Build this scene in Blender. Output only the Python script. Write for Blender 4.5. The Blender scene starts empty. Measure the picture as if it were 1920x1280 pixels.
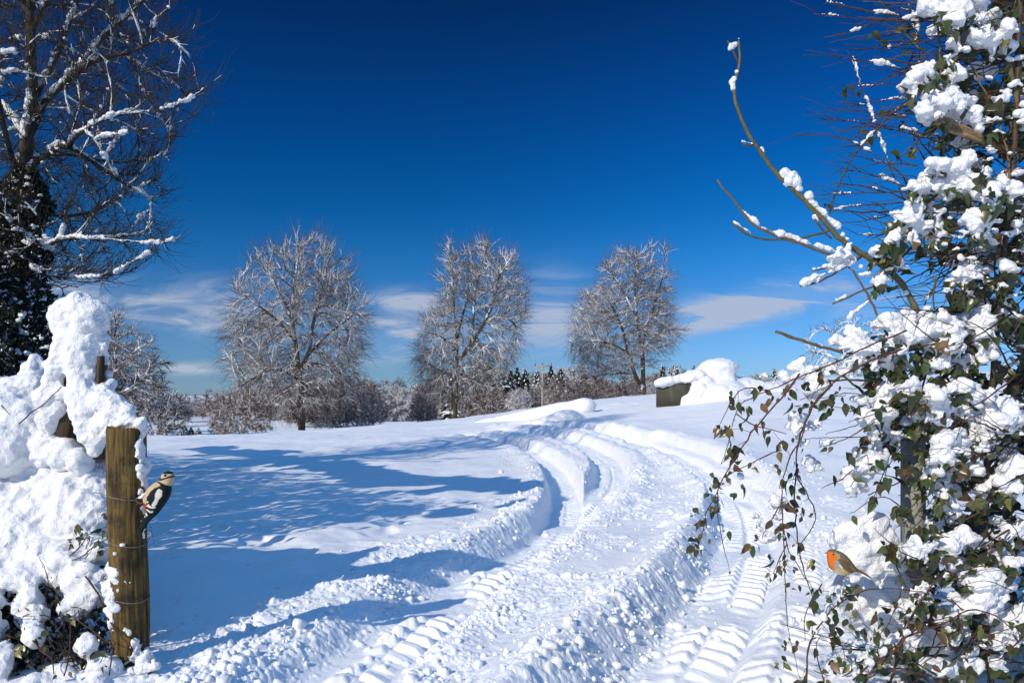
import bpy, math, random
import numpy as np
from mathutils import Vector

# ------------------------------------------------------------------ camera, sky, sun, exposure
sc = bpy.context.scene
COL = sc.collection
FPX, HY, CX, CAMH = 1493.0, 740.0, 960.0, 1.6      # focal length in photo pixels, eye level row, centre column, eye height
cam_d = bpy.data.cameras.new("camera")
cam_d.sensor_width = 36.0
cam_d.lens = FPX / 1920.0 * 36.0
cam_d.shift_y = (HY - 640.0) / 1920.0
cam_d.clip_start = 0.05
cam_d.clip_end = 12000
cam = bpy.data.objects.new("camera", cam_d)
COL.objects.link(cam)
cam.location = (0, 0, CAMH)
cam.rotation_euler = (math.radians(90), 0, 0)
sc.camera = cam

SUN_EL = math.radians(30.0)
SH_AZ = math.radians(50.0)                 # direction the shadows run, from +x towards +y
SHX, SHY = math.cos(SH_AZ), math.sin(SH_AZ)
to_sun = Vector((-SHX * math.cos(SUN_EL), -SHY * math.cos(SUN_EL), math.sin(SUN_EL)))
sun_d = bpy.data.lights.new("sun", 'SUN')
sun_d.energy = 2.85
sun_d.angle = math.radians(0.5)
sun_d.color = (1.0, 0.90, 0.74)
sun = bpy.data.objects.new("sun", sun_d)
COL.objects.link(sun)
sun.location = (-20, -30, 20)
sun.rotation_euler = (-to_sun).to_track_quat('-Z', 'Y').to_euler()

world = bpy.data.worlds.new("World")
sc.world = world
world.use_nodes = True
wn = world.node_tree
for n in list(wn.nodes):
    wn.nodes.remove(n)
def WN(t, **k):
    n = wn.nodes.new(t)
    for a, b in k.items():
        setattr(n, a, b)
    return n
def wmath(op, a, b=None, clamp=False):
    n = WN('ShaderNodeMath', operation=op, use_clamp=clamp)
    for i, v in enumerate((a, b)):
        if v is None: continue
        if isinstance(v, (int, float)): n.inputs[i].default_value = v
        else: wn.links.new(v, n.inputs[i])
    return n.outputs[0]
out = WN('ShaderNodeOutputWorld'); bg = WN('ShaderNodeBackground')
sky = WN('ShaderNodeTexSky', sky_type='NISHITA')
sky.sun_disc = False
sky.sun_elevation = SUN_EL
sky.sun_rotation = math.atan2(to_sun.x, to_sun.y)
sky.altitude = 200
sky.air_density = 1.0
sky.dust_density = 0.2
sky.ozone_density = 3.0
hs = WN('ShaderNodeHueSaturation')
hs.inputs['Saturation'].default_value = 1.35
hs.inputs['Value'].default_value = 1.0
wn.links.new(sky.outputs[0], hs.inputs['Color'])
tc = WN('ShaderNodeTexCoord'); sep = WN('ShaderNodeSeparateXYZ')
wn.links.new(tc.outputs['Generated'], sep.inputs[0])
ramp = WN('ShaderNodeValToRGB')                        # the polarised, deep winter blue paler near the skyline; unseen upper stops lifted to fill the shade
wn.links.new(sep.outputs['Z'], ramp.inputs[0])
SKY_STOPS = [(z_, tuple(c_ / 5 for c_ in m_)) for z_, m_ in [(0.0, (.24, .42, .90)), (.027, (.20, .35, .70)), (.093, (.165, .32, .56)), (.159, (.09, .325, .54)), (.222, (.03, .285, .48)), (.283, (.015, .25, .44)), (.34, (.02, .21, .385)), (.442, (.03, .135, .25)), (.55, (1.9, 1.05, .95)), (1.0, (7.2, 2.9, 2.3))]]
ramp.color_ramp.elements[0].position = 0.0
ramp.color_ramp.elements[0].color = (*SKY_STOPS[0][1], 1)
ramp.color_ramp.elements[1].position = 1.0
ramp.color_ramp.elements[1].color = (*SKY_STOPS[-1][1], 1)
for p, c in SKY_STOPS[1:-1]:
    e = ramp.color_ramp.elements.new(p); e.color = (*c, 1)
mul = WN('ShaderNodeMix', data_type='RGBA', blend_type='MULTIPLY')
mul.inputs['Factor'].default_value = 1.0
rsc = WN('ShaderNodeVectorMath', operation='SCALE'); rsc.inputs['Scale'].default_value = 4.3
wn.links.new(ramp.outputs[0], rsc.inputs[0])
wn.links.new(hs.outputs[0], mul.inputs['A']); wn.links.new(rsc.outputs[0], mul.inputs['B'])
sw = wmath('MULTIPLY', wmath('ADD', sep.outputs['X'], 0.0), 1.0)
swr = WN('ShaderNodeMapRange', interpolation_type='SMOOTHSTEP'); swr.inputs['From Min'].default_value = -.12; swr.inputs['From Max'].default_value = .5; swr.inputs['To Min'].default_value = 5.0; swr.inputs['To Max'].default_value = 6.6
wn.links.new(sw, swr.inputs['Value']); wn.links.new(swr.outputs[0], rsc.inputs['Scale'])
# thin low clouds, given by their bearing (x/y) and slope (z/y)
ysafe = wmath('MAXIMUM', wmath('ABSOLUTE', sep.outputs['Y']), 0.05)
uu = wmath('DIVIDE', sep.outputs['X'], ysafe)
vv = wmath('DIVIDE', sep.outputs['Z'], ysafe)
comb = WN('ShaderNodeCombineXYZ')
wn.links.new(wmath('MULTIPLY', uu, 5.0), comb.inputs[0]); wn.links.new(wmath('MULTIPLY', vv, 21.0), comb.inputs[1])
cn = WN('ShaderNodeTexNoise'); cn.inputs['Scale'].default_value = 1.3; cn.inputs['Detail'].default_value = 9; cn.inputs['Roughness'].default_value = .58; cn.inputs['Distortion'].default_value = 1.3
wn.links.new(comb.outputs[0], cn.inputs['Vector'])
total = None
for (px, py, rx, ry, k, tilt) in [(255, 570, 90, 30, 1.0, 0.15), (390, 560, 80, 34, .8, 0), (345, 691, 80, 10, 1.3, -.03), (375, 604, 50, 18, .8, 0),
                            (765, 563, 66, 17, 1.1, 0.0), (1035, 600, 95, 62, 1.25, 0), (770, 625, 100, 34, .85, 0), (720, 670, 90, 18, .45, 0),
                            (1410, 570, 165, 30, 1.3, -.22), (1330, 600, 80, 20, .8, -.2), (1600, 560, 130, 26, .7, 0), (560, 600, 160, 30, .5, 0), (110, 540, 100, 36, .6, 0)]:
    a = (px - CX) / FPX; b = (HY - py) / FPX
    du = wmath('DIVIDE', wmath('SUBTRACT', uu, a), rx / FPX)
    vt = wmath('ADD', wmath('SUBTRACT', vv, b), wmath('MULTIPLY', wmath('SUBTRACT', uu, a), tilt))
    dv = wmath('DIVIDE', vt, ry / FPX)
    g = wmath('EXPONENT', wmath('MULTIPLY', wmath('ADD', wmath('MULTIPLY', du, du), wmath('MULTIPLY', dv, dv)), -1.0))
    g = wmath('MULTIPLY', g, k)
    total = g if total is None else wmath('ADD', total, g)
mr = WN('ShaderNodeMapRange'); mr.inputs['From Min'].default_value = 0.42; mr.inputs['From Max'].default_value = 0.66
wn.links.new(cn.outputs['Fac'], mr.inputs['Value'])
cl = wmath('MULTIPLY', wmath('MULTIPLY', total, wmath('ADD', wmath('MULTIPLY', mr.outputs[0], 1.25), 0.18)), 0.95, clamp=True)
front = wmath('GREATER_THAN', sep.outputs['Y'], 0.0)
cl = wmath('MULTIPLY', wmath('MINIMUM', cl, 0.80), front)
mixc = WN('ShaderNodeMix', data_type='RGBA')
wn.links.new(cl, mixc.inputs['Factor']); wn.links.new(mul.outputs['Result'], mixc.inputs['A'])
mixc.inputs['B'].default_value = (3.5, 3.9, 4.8, 1)
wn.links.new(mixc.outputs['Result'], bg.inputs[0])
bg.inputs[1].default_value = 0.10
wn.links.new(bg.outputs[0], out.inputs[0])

sc.view_settings.view_transform = 'Standard'
sc.view_settings.look = 'None'
sc.view_settings.gamma = 1.0
sc.view_settings.use_curve_mapping = False
sc.view_settings.exposure = 0.45
sc.render.engine = 'CYCLES'
sc.cycles.max_bounces = 8
sc.cycles.diffuse_bounces = 4

# ------------------------------------------------------------------ helpers
RNG = np.random.default_rng(7)
random.seed(7)
def W(px, py, d):
    return np.array([(px - CX) / FPX * d, d, CAMH - (py - HY) / FPX * d])
def _h(ix, iy, iz, s):
    h = (ix.astype(np.int64) * 374761393 + iy.astype(np.int64) * 668265263 + iz.astype(np.int64) * 2147483647 + s * 974634777) & 0xFFFFFFFF
    h = ((h ^ (h >> 13)) * 1274126177) & 0xFFFFFFFF
    h = (h ^ (h >> 16)) & 0xFFFFFFFF
    return h
def _hf(ix, iy, iz, s):
    return _h(ix, iy, iz, s) / 4294967295.0
def noise2(x, y, s=0):
    ix = np.floor(x); iy = np.floor(y); fx = x - ix; fy = y - iy
    ux = fx * fx * fx * (fx * (fx * 6 - 15) + 10); uy = fy * fy * fy * (fy * (fy * 6 - 15) + 10)
    z = np.zeros_like(ix); o = 0
    def g(dx, dy):
        a = _hf(ix + dx, iy + dy, z, s) * 6.2831853
        return np.cos(a) * (fx - dx) + np.sin(a) * (fy - dy)
    return ((g(0, 0) * (1 - ux) + g(1, 0) * ux) * (1 - uy) + (g(0, 1) * (1 - ux) + g(1, 1) * ux) * uy) * 1.5
def fbm2(x, y, oct=4, s=0):
    v = 0; a = 1.0; t = 0
    for i in range(oct):
        v = v + a * noise2(x * 2 ** i + 17.3 * i, y * 2 ** i - 9.1 * i, s + i); t += a; a *= .5
    return v / t
def noise3(x, y, z, s=0):
    ix = np.floor(x); iy = np.floor(y); iz = np.floor(z); fx = x - ix; fy = y - iy; fz = z - iz
    ux = fx * fx * (3 - 2 * fx); uy = fy * fy * (3 - 2 * fy); uz = fz * fz * (3 - 2 * fz)
    v = 0
    for dx in (0, 1):
        for dy in (0, 1):
            for dz in (0, 1):
                v = v + _hf(ix + dx, iy + dy, iz + dz, s) * (ux if dx else 1 - ux) * (uy if dy else 1 - uy) * (uz if dz else 1 - uz)
    return v * 2 - 1
def clods(x, y, cell, s=0, rmin=.25, rmax=.62, dens=.8):
    """round lumps of thrown-up snow: height of the highest half-buried ball over each point"""
    X = x / cell; Y = y / cell; ix = np.floor(X); iy = np.floor(Y); z = np.zeros_like(ix); best = np.zeros_like(X)
    for dx in (-1, 0, 1):
        for dy in (-1, 0, 1):
            cx = ix + dx; cy = iy + dy
            jx = cx + _hf(cx, cy, z, s + 1); jy = cy + _hf(cx, cy, z, s + 2)
            r = rmin + (rmax - rmin) * _hf(cx, cy, z, s + 3) ** 1.5
            on = _hf(cx, cy, z, s + 4) < dens
            k = 1 + .5 * (_hf(cx, cy, z, s + 5) - .5)
            d2 = (X - jx) ** 2 * k + (Y - jy) ** 2 / k
            h = np.sqrt(np.maximum(r * r - d2, 0)) * on
            best = np.maximum(best, h)
    return best * cell
def sstep(a, b, x):
    t = np.clip((x - a) / (b - a), 0, 1); return t * t * (3 - 2 * t)
def in_poly(a, b, poly):
    ins = np.zeros(a.shape, bool); n = len(poly)
    for i in range(n):
        x1, y1 = poly[i]; x2, y2 = poly[(i + 1) % n]
        if y1 == y2: continue
        c = ((y1 > b) != (y2 > b)) & (a < (x2 - x1) * (b - y1) / (y2 - y1) + x1)
        ins ^= c
    return ins

def mesh(name, V, F, mat=None, parent=None, smooth=True, col=None, link=True):
    """F: list of int arrays (each n x k) of faces"""
    if isinstance(F, np.ndarray): F = [F]
    V = np.asarray(V, np.float32)
    me = bpy.data.meshes.new(name)
    me.vertices.add(len(V)); me.vertices.foreach_set('co', V.ravel())
    nl = sum(f.size for f in F); nf = sum(len(f) for f in F)
    me.loops.add(nl); me.polygons.add(nf)
    me.loops.foreach_set('vertex_index', np.concatenate([f.ravel() for f in F]).astype(np.int32))
    tot = np.concatenate([np.full(len(f), f.shape[1], np.int32) for f in F])
    st = np.concatenate([[0], np.cumsum(tot)[:-1]]).astype(np.int32)
    me.polygons.foreach_set('loop_start', st)
    me.polygons.foreach_set('loop_total', tot)
    me.polygons.foreach_set('use_smooth', np.full(nf, smooth))
    if col is not None:
        ca = me.color_attributes.new('tone', 'FLOAT_COLOR', 'POINT')
        c4 = np.ones((len(V), 4), np.float32); c4[:, :3] = col
        ca.data.foreach_set('color', c4.ravel())
    me.update(calc_edges=True)
    if mat: me.materials.append(mat)
    ob = bpy.data.objects.new(name, me)
    if link: COL.objects.link(ob)
    if parent: 
        ob.parent = parent
        ob.matrix_parent_inverse = Vector((0,0,0)) and ob.matrix_parent_inverse
        ob.location = -Vector(parent.location)
    return ob
def tag(o, label, cat, group=None):
    o['label'] = label; o['category'] = cat
    if group: o['group'] = group
    return o
def thing(name, label, cat, loc=(0, 0, 0), group=None):
    o = bpy.data.objects.new(name, None); COL.objects.link(o); o.location = Vector([float(v) for v in loc]); o.empty_display_size = .1
    return tag(o, label, cat, group)
class Acc:
    """collects vertex / face arrays into one mesh"""
    def __init__(s): s.V = []; s.F = {}; s.C = []; s.n = 0
    def add(s, V, F, C=None):
        if len(V) == 0: return
        s.V.append(np.asarray(V, float)); 
        for f in (F if isinstance(F, list) else [F]):
            s.F.setdefault(f.shape[1], []).append(f + s.n)
        s.n += len(V)
        if C is not None:
            C = np.asarray(C, float)
            s.C.append(np.broadcast_to(C, (len(V), 3)) if C.ndim == 1 else C)
    def build(s, name, mat, parent=None, smooth=True):
        if s.n == 0: return None
        return mesh(name, np.concatenate(s.V), [np.concatenate(v) for v in s.F.values()], mat, parent, smooth, np.concatenate(s.C) if s.C else None)
def tubes(P, R, S=6, cap=True):
    """P (N,K,3) polylines, R (N,K) radii -> V, F (quads list)"""
    P = np.asarray(P, float); R = np.asarray(R, float)
    N, K, _ = P.shape
    T = np.empty_like(P); T[:, 1:-1] = P[:, 2:] - P[:, :-2]; T[:, 0] = P[:, 1] - P[:, 0]; T[:, -1] = P[:, -1] - P[:, -2]
    T /= np.linalg.norm(T, axis=2, keepdims=True) + 1e-9
    m = T.mean(1); ref = np.zeros((N, 3)); ax = np.argmin(np.abs(m), axis=1); ref[np.arange(N), ax] = 1
    A = np.cross(T, ref[:, None, :]); A /= np.linalg.norm(A, axis=2, keepdims=True) + 1e-9
    B = np.cross(T, A)
    th = np.arange(S) / S * 2 * math.pi
    V = P[:, :, None, :] + R[:, :, None, None] * (A[:, :, None, :] * np.cos(th)[None, None, :, None] + B[:, :, None, :] * np.sin(th)[None, None, :, None])
    V = V.reshape(-1, 3)
    base = (np.arange(N) * K * S)[:, None, None]; k = (np.arange(K - 1) * S)[None, :, None]; j = np.arange(S)[None, None, :]; j2 = (j + 1) % S
    F = np.stack([base + k + j, base + k + j2, base + k + S + j2, base + k + S + j], -1).reshape(-1, 4)
    out = [F]
    if cap and S > 3:
        c1 = (np.arange(N) * K * S)[:, None] + np.arange(S)[None, ::-1]
        c2 = (np.arange(N) * K * S + (K - 1) * S)[:, None] + np.arange(S)[None, :]
        out += [c1, c2]
    return V, out
def resample(pts, step):
    pts = np.asarray(pts, float)
    # catmull-rom through the points, then even spacing
    if len(pts) > 2:
        P = np.vstack([2 * pts[0] - pts[1], pts, 2 * pts[-1] - pts[-2]]); o = []
        for i in range(1, len(P) - 2):
            for t in np.linspace(0, 1, 8, endpoint=False):
                a, b, c, d = P[i - 1], P[i], P[i + 1], P[i + 2]
                o.append(.5 * ((2 * b) + (c - a) * t + (2 * a - 5 * b + 4 * c - d) * t * t + (3 * b - a - 3 * c + d) * t ** 3))
        o.append(pts[-1]); pts = np.array(o)
    L = np.concatenate([[0], np.cumsum(np.linalg.norm(np.diff(pts[:, :3], axis=0), axis=1))])
    n = max(2, int(round(L[-1] / step)) + 1)
    q = np.linspace(0, L[-1], n)
    return np.stack([np.interp(q, L, pts[:, k]) for k in range(pts.shape[1])], 1)

# icosphere template
def ico(sub=2):
    import bmesh
    bm = bmesh.new(); bmesh.ops.create_icosphere(bm, subdivisions=sub, radius=1)
    V = np.array([v.co[:] for v in bm.verts]); F = np.array([[v.index for v in f.verts] for f in bm.faces]); bm.free()
    return V, F
ICO2 = ico(2); ICO1 = ico(1)
def spheres(C, R, t=ICO2):
    C = np.asarray(C, float); R = np.asarray(R, float)
    if R.ndim == 1: R = np.repeat(R[:, None], 3, 1)
    V = (C[:, None, :] + t[0][None] * R[:, None, :]).reshape(-1, 3)
    F = (t[1][None] + (np.arange(len(C)) * len(t[0]))[:, None, None]).reshape(-1, 3)
    return V, F
def snow_mass(name, C, R, voxel, mat, parent=None, rough=1.0, soft=3, sag=0.0):
    """melts many balls of snow into one lumpy mass"""
    V, F = spheres(C, R)
    tmp = mesh('tmp', V, F)
    md = tmp.modifiers.new('r', 'REMESH'); md.mode = 'VOXEL'; md.voxel_size = voxel; md.use_smooth_shade = True
    sm = tmp.modifiers.new('s', 'SMOOTH'); sm.iterations = soft; sm.factor = .5
    dg = bpy.context.evaluated_depsgraph_get(); dg.update()
    ev = tmp.evaluated_get(dg); me = bpy.data.meshes.new_from_object(ev)
    n = len(me.vertices); co = np.empty(n * 3, np.float32); me.vertices.foreach_get('co', co); co = co.reshape(-1, 3).astype(float)
    nr = np.empty(n * 3, np.float32); me.vertices.foreach_get('normal', nr); nr = nr.reshape(-1, 3)
    s = voxel
    x, y, z = co.T
    big = noise3(x / (14 * s), y / (14 * s), z / (14 * s), 3); mid = noise3(x / (6 * s), y / (6 * s), z / (6 * s), 5); fine = noise3(x / (2.6 * s), y / (2.6 * s), z / (2.6 * s), 8)
    mid2 = noise3(x / (4 * s) + 31, y / (4 * s), z / (4 * s), 6); vf = noise3(x / (1.5 * s), y / (1.5 * s), z / (1.5 * s), 9)
    dsp = rough * s * (2.6 * big + 1.9 * mid - .9 * np.abs(mid2) + .9 * fine + .45 * vf)
    co = co + nr * dsp[:, None]; co[:, 2] += sag * s * np.maximum(0, -nr[:, 2]) * (1 + .6 * mid)
    me.vertices.foreach_set('co', co.astype(np.float32).ravel()); me.update()
    me.polygons.foreach_set('use_smooth', np.full(len(me.polygons), True))
    me.materials.clear(); me.materials.append(mat); me.name = name
    bpy.data.objects.remove(tmp)
    ob = bpy.data.objects.new(name, me); COL.objects.link(ob)
    if parent: ob.parent = parent; ob.location = -Vector(parent.location); ob['kind'] = 'stuff'
    return ob

# ------------------------------------------------------------------ materials
def new_mat(name):
    m = bpy.data.materials.new(name); m.use_nodes = True
    return m, m.node_tree, m.node_tree.nodes['Principled BSDF']
def snow_mat(name, scale=90, bump=.25, col=(.86, .88, .90), big=9):
    m, t, b = new_mat(name)
    tcn = t.nodes.new('ShaderNodeTexCoord')
    n1 = t.nodes.new('ShaderNodeTexNoise'); n1.inputs['Scale'].default_value = scale; n1.inputs['Detail'].default_value = 4
    n2 = t.nodes.new('ShaderNodeTexNoise'); n2.inputs['Scale'].default_value = big; n2.inputs['Detail'].default_value = 5
    t.links.new(tcn.outputs['Object'], n1.inputs['Vector']); t.links.new(tcn.outputs['Object'], n2.inputs['Vector'])
    mx = t.nodes.new('ShaderNodeMath'); mx.operation = 'MULTIPLY_ADD'; mx.inputs[1].default_value = 2.0
    t.links.new(n2.outputs['Fac'], mx.inputs[0]); t.links.new(n1.outputs['Fac'], mx.inputs[2])
    bp = t.nodes.new('ShaderNodeBump'); bp.inputs['Strength'].default_value = bump; bp.inputs['Distance'].default_value = .02
    t.links.new(mx.outputs[0], bp.inputs['Height']); t.links.new(bp.outputs[0], b.inputs['Normal'])
    b.inputs['Base Color'].default_value = (*col, 1); b.inputs['Roughness'].default_value = .55
    b.inputs['Specular IOR Level'].default_value = .25
    return m
M = {}
M['snow'] = snow_mat('snow', 120, .35)
M['snow_far'] = snow_mat('snow_far', 12, .15)
M['snow_soft'] = snow_mat('snow_soft', 140, .6, big=30)
def two_tone(name, c1, c2, scale=8, rough=.8, stretch=(1, 1, 1), bump=.4, dist=.01, spec=.3, c3=None):
    m, t, b = new_mat(name)
    tcn = t.nodes.new('ShaderNodeTexCoord'); mp = t.nodes.new('ShaderNodeMapping'); mp.inputs['Scale'].default_value = stretch
    n = t.nodes.new('ShaderNodeTexNoise'); n.inputs['Scale'].default_value = scale; n.inputs['Detail'].default_value = 6
    t.links.new(tcn.outputs['Object'], mp.inputs[0]); t.links.new(mp.outputs[0], n.inputs['Vector'])
    r = t.nodes.new('ShaderNodeValToRGB'); r.color_ramp.elements[0].position = .35; r.color_ramp.elements[1].position = .65
    r.color_ramp.elements[0].color = (*c1, 1); r.color_ramp.elements[1].color = (*c2, 1)
    if c3: e = r.color_ramp.elements.new(.5); e.color = (*c3, 1)
    t.links.new(n.outputs['Fac'], r.inputs[0]); t.links.new(r.outputs[0], b.inputs['Base Color'])
    bp = t.nodes.new('ShaderNodeBump'); bp.inputs['Strength'].default_value = bump; bp.inputs['Distance'].default_value = dist
    t.links.new(n.outputs['Fac'], bp.inputs['Height']); t.links.new(bp.outputs[0], b.inputs['Normal'])
    b.inputs['Roughness'].default_value = rough; b.inputs['Specular IOR Level'].default_value = spec
    return m
def tone_mat(name, rough=.6, spec=.3, tint=(1, 1, 1), nscale=30, namt=.35, trans=0):
    m, t, b = new_mat(name)
    a = t.nodes.new('ShaderNodeAttribute'); a.attribute_name = 'tone'
    tcn = t.nodes.new('ShaderNodeTexCoord'); n = t.nodes.new('ShaderNodeTexNoise'); n.inputs['Scale'].default_value = nscale; n.inputs['Detail'].default_value = 4
    t.links.new(tcn.outputs['Object'], n.inputs['Vector'])
    mr = t.nodes.new('ShaderNodeMapRange'); mr.inputs['From Min'].default_value = .3; mr.inputs['From Max'].default_value = .7
    mr.inputs['To Min'].default_value = 1 - namt; mr.inputs['To Max'].default_value = 1 + namt * .6
    t.links.new(n.outputs['Fac'], mr.inputs['Value'])
    v = t.nodes.new('ShaderNodeVectorMath'); v.operation = 'SCALE'
    t.links.new(a.outputs['Color'], v.inputs[0]); t.links.new(mr.outputs[0], v.inputs['Scale'])
    t.links.new(v.outputs[0], b.inputs['Base Color'])
    b.inputs['Roughness'].default_value = rough; b.inputs['Specular IOR Level'].default_value = spec
    return m
M['bark_far'] = two_tone('bark_far', (.055, .040, .028), (.13, .095, .065), .8, bump=.3, dist=.05)
M['twig_far'] = two_tone('twig_far', (.10, .078, .064), (.19, .15, .125), .5, bump=0)
M['bark_near'] = two_tone('bark_near', (.022, .018, .013), (.062, .052, .036), 6, bump=.5)
M['stem'] = tone_mat('stem', .6, .3, nscale=60)
M['leaf'] = tone_mat('leaf', .30, .5, nscale=40, namt=.3)
M['bird'] = tone_mat('bird', .75, .15, nscale=220, namt=.18)
M['conifer'] = two_tone('conifer', (.012, .022, .014), (.03, .045, .025), 2, bump=0)
M['concrete'] = two_tone('concrete', (.035, .036, .028), (.10, .098, .08), 3, bump=.5, stretch=(1, 1, .35), c3=(.06, .06, .045))
M['wire'] = two_tone('wire', (.10, .09, .08), (.22, .20, .18), 60, rough=.5, bump=.2)
M['pole'] = two_tone('pole', (.24, .22, .20), (.42, .40, .38), 3)
M['dark'] = two_tone('dark_litter', (.006, .005, .004), (.02, .015, .01), 20)

# ------------------------------------------------------------------ the lie of the land
GU = np.array([-3, -.46, -.265, -.2, -.074, 0, .1, .164, .19, .295, .64, 3.0])
GD = np.array([1., 10, 15, 20, 30, 40, 60, 90, 130, 200, 400, 9000.])
GZ = np.array([
 [0, 0, 0, 0, -.1, -.4, -1.8, -3.2, -4, -4, -4.2, -6],
 [0, 0, 0, 0, -.1, -.42, -1.9, -3.4, -4, -4, -4.2, -6],
 [0, 0, 0, 0, -.04, -.3, -1.1, -2.9, -4, -4, -4.2, -6],
 [0, 0, 0, 0, 0, -.12, -.8, -2.4, -4, -4, -4.2, -6],
 [0, 0, .03, .07, .12, .15, -.25, -1.3, -3.5, -4, -4, -6],
 [0, 0, .07, .13, .30, .45, .35, -.3, -2.5, -3.8, -4, -6],
 [0, .02, .12, .28, .72, 1.1, 1.25, 1.0, -1, -3, -4, -6],
 [0, .03, .18, .4, .98, 1.38, 1.55, 1.6, .3, -2, -3, -6],
 [0, .04, .2, .45, 1.10, 1.5, 1.6, 1.65, .4, -2, -3, -6],
 [0, .08, .35, .75, 1.65, 2.25, 2.5, 2.6, 2, 0, -2, -6],
 [0, .1, .45, .95, 2.0, 2.8, 3.2, 3.3, 3, 1, -1, -6],
 [0, .1, .45, .95, 2.0, 2.8, 3.2, 3.3, 3, 1, -1, -6]])
NU, ND = 240, 260
uq = np.linspace(-1.4, 1.4, NU); lq = np.linspace(0, math.log(9000), ND)
tb = np.array([np.interp(lq, np.log(GD), r) for r in GZ])
tb = np.array([np.interp(uq, GU, tb[:, j]) for j in range(ND)]).T
def blur(a, n, ax):
    k = np.hanning(n + 2)[1:-1]; k /= k.sum()
    pad = [(0, 0), (0, 0)]; pad[ax] = (n // 2, n // 2)
    return np.apply_along_axis(lambda r: np.convolve(r, k, 'valid'), ax, np.pad(a, pad, 'edge'))
tb = blur(blur(tb, 9, 1), 17, 0)
def base(x, y):
    x = np.asarray(x, float); y = np.asarray(y, float)
    d = np.maximum(np.hypot(x, y), 1.0); yy = np.where(y > 0, y, 0)
    u = np.clip(x / np.maximum(yy, .3 * d), -1.39, 1.39)
    dd = np.maximum(y, .6 * d)
    fu = (u + 1.4) / 2.8 * (NU - 1); fd = np.clip(np.log(np.maximum(dd, 1.0)) / math.log(9000) * (ND - 1), 0, ND - 1.001)
    iu = np.clip(fu.astype(int), 0, NU - 2); idd = np.clip(fd.astype(int), 0, ND - 2); a = fu - iu; b = fd - idd
    return (tb[iu, idd] * (1 - a) + tb[iu + 1, idd] * a) * (1 - b) + (tb[iu, idd + 1] * (1 - a) + tb[iu + 1, idd + 1] * a) * b
def gz(x, y): return float(base(np.array([x]), np.array([y]))[0])
def on_ground(px, py, dmin=3.5, dmax=60):
    ds = np.exp(np.linspace(math.log(dmin), math.log(dmax), 4000))
    x = (px - CX) / FPX * ds
    z = CAMH - (py - HY) / FPX * ds
    g = base(x, ds)
    k = np.argmax(z <= g)
    if not (z <= g).any(): k = np.argmin(z - g)
    return np.array([x[k], ds[k]])
TRK = {
 'A': [(480, 1400), (540, 1335), (615, 1270), (690, 1210), (780, 1145), (865, 1085), (950, 1030), (1040, 978), (1100, 940), (1140, 900), (1148, 872), (1130, 848), (1085, 828), (1010, 813), (920, 806)],
 'A2': [(935, 1040), (1000, 1000), (1050, 962), (1062, 920), (1048, 880), (1022, 853), (985, 835), (930, 822), (870, 815)],
 'B': [(1120, 1440), (1175, 1360), (1230, 1275), (1295, 1190), (1350, 1120), (1385, 1050), (1400, 985), (1385, 925), (1335, 882), (1270, 850), (1200, 825), (1120, 808), (1040, 800), (950, 798)],
 'C': [(1440, 1420), (1450, 1275), (1468, 1180), (1482, 1100), (1480, 1020), (1452, 960), (1418, 915), (1370, 880), (1300, 848), (1220, 822)],
}
TRW = {k: resample([on_ground(px, py) if py < 1290 else W(px, py, CAMH * FPX / (py - HY))[:2] for px, py in v], .25) for k, v in TRK.items()}
def track_st(x, y, line, reach=2.2):
    best = np.full(x.shape, 9.0); sgn = np.zeros(x.shape); tt = np.zeros(x.shape); acc = 0.0
    for (ax, ay), (bx, by) in zip(line[:-1], line[1:]):
        L = math.hypot(bx - ax, by - ay)
        m = np.nonzero((x > min(ax, bx) - reach) & (x < max(ax, bx) + reach) & (y > min(ay, by) - reach) & (y < max(ay, by) + reach))[0]
        if len(m):
            X = x[m] - ax; Y = y[m] - ay; t = np.clip((X * (bx - ax) + Y * (by - ay)) / (L * L), 0, 1)
            dx = X - t * (bx - ax); dy = Y - t * (by - ay); d = np.hypot(dx, dy)
            cr = ((bx - ax) * Y - (by - ay) * X) / L          # + on the left of the way of travel
            up = d < best[m]; mm = m[up]
            best[mm] = d[up]; sgn[mm] = np.where(cr[up] > 0, -1, 1); tt[mm] = acc + t[up] * L
        acc += L
    return best, sgn, tt
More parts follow.
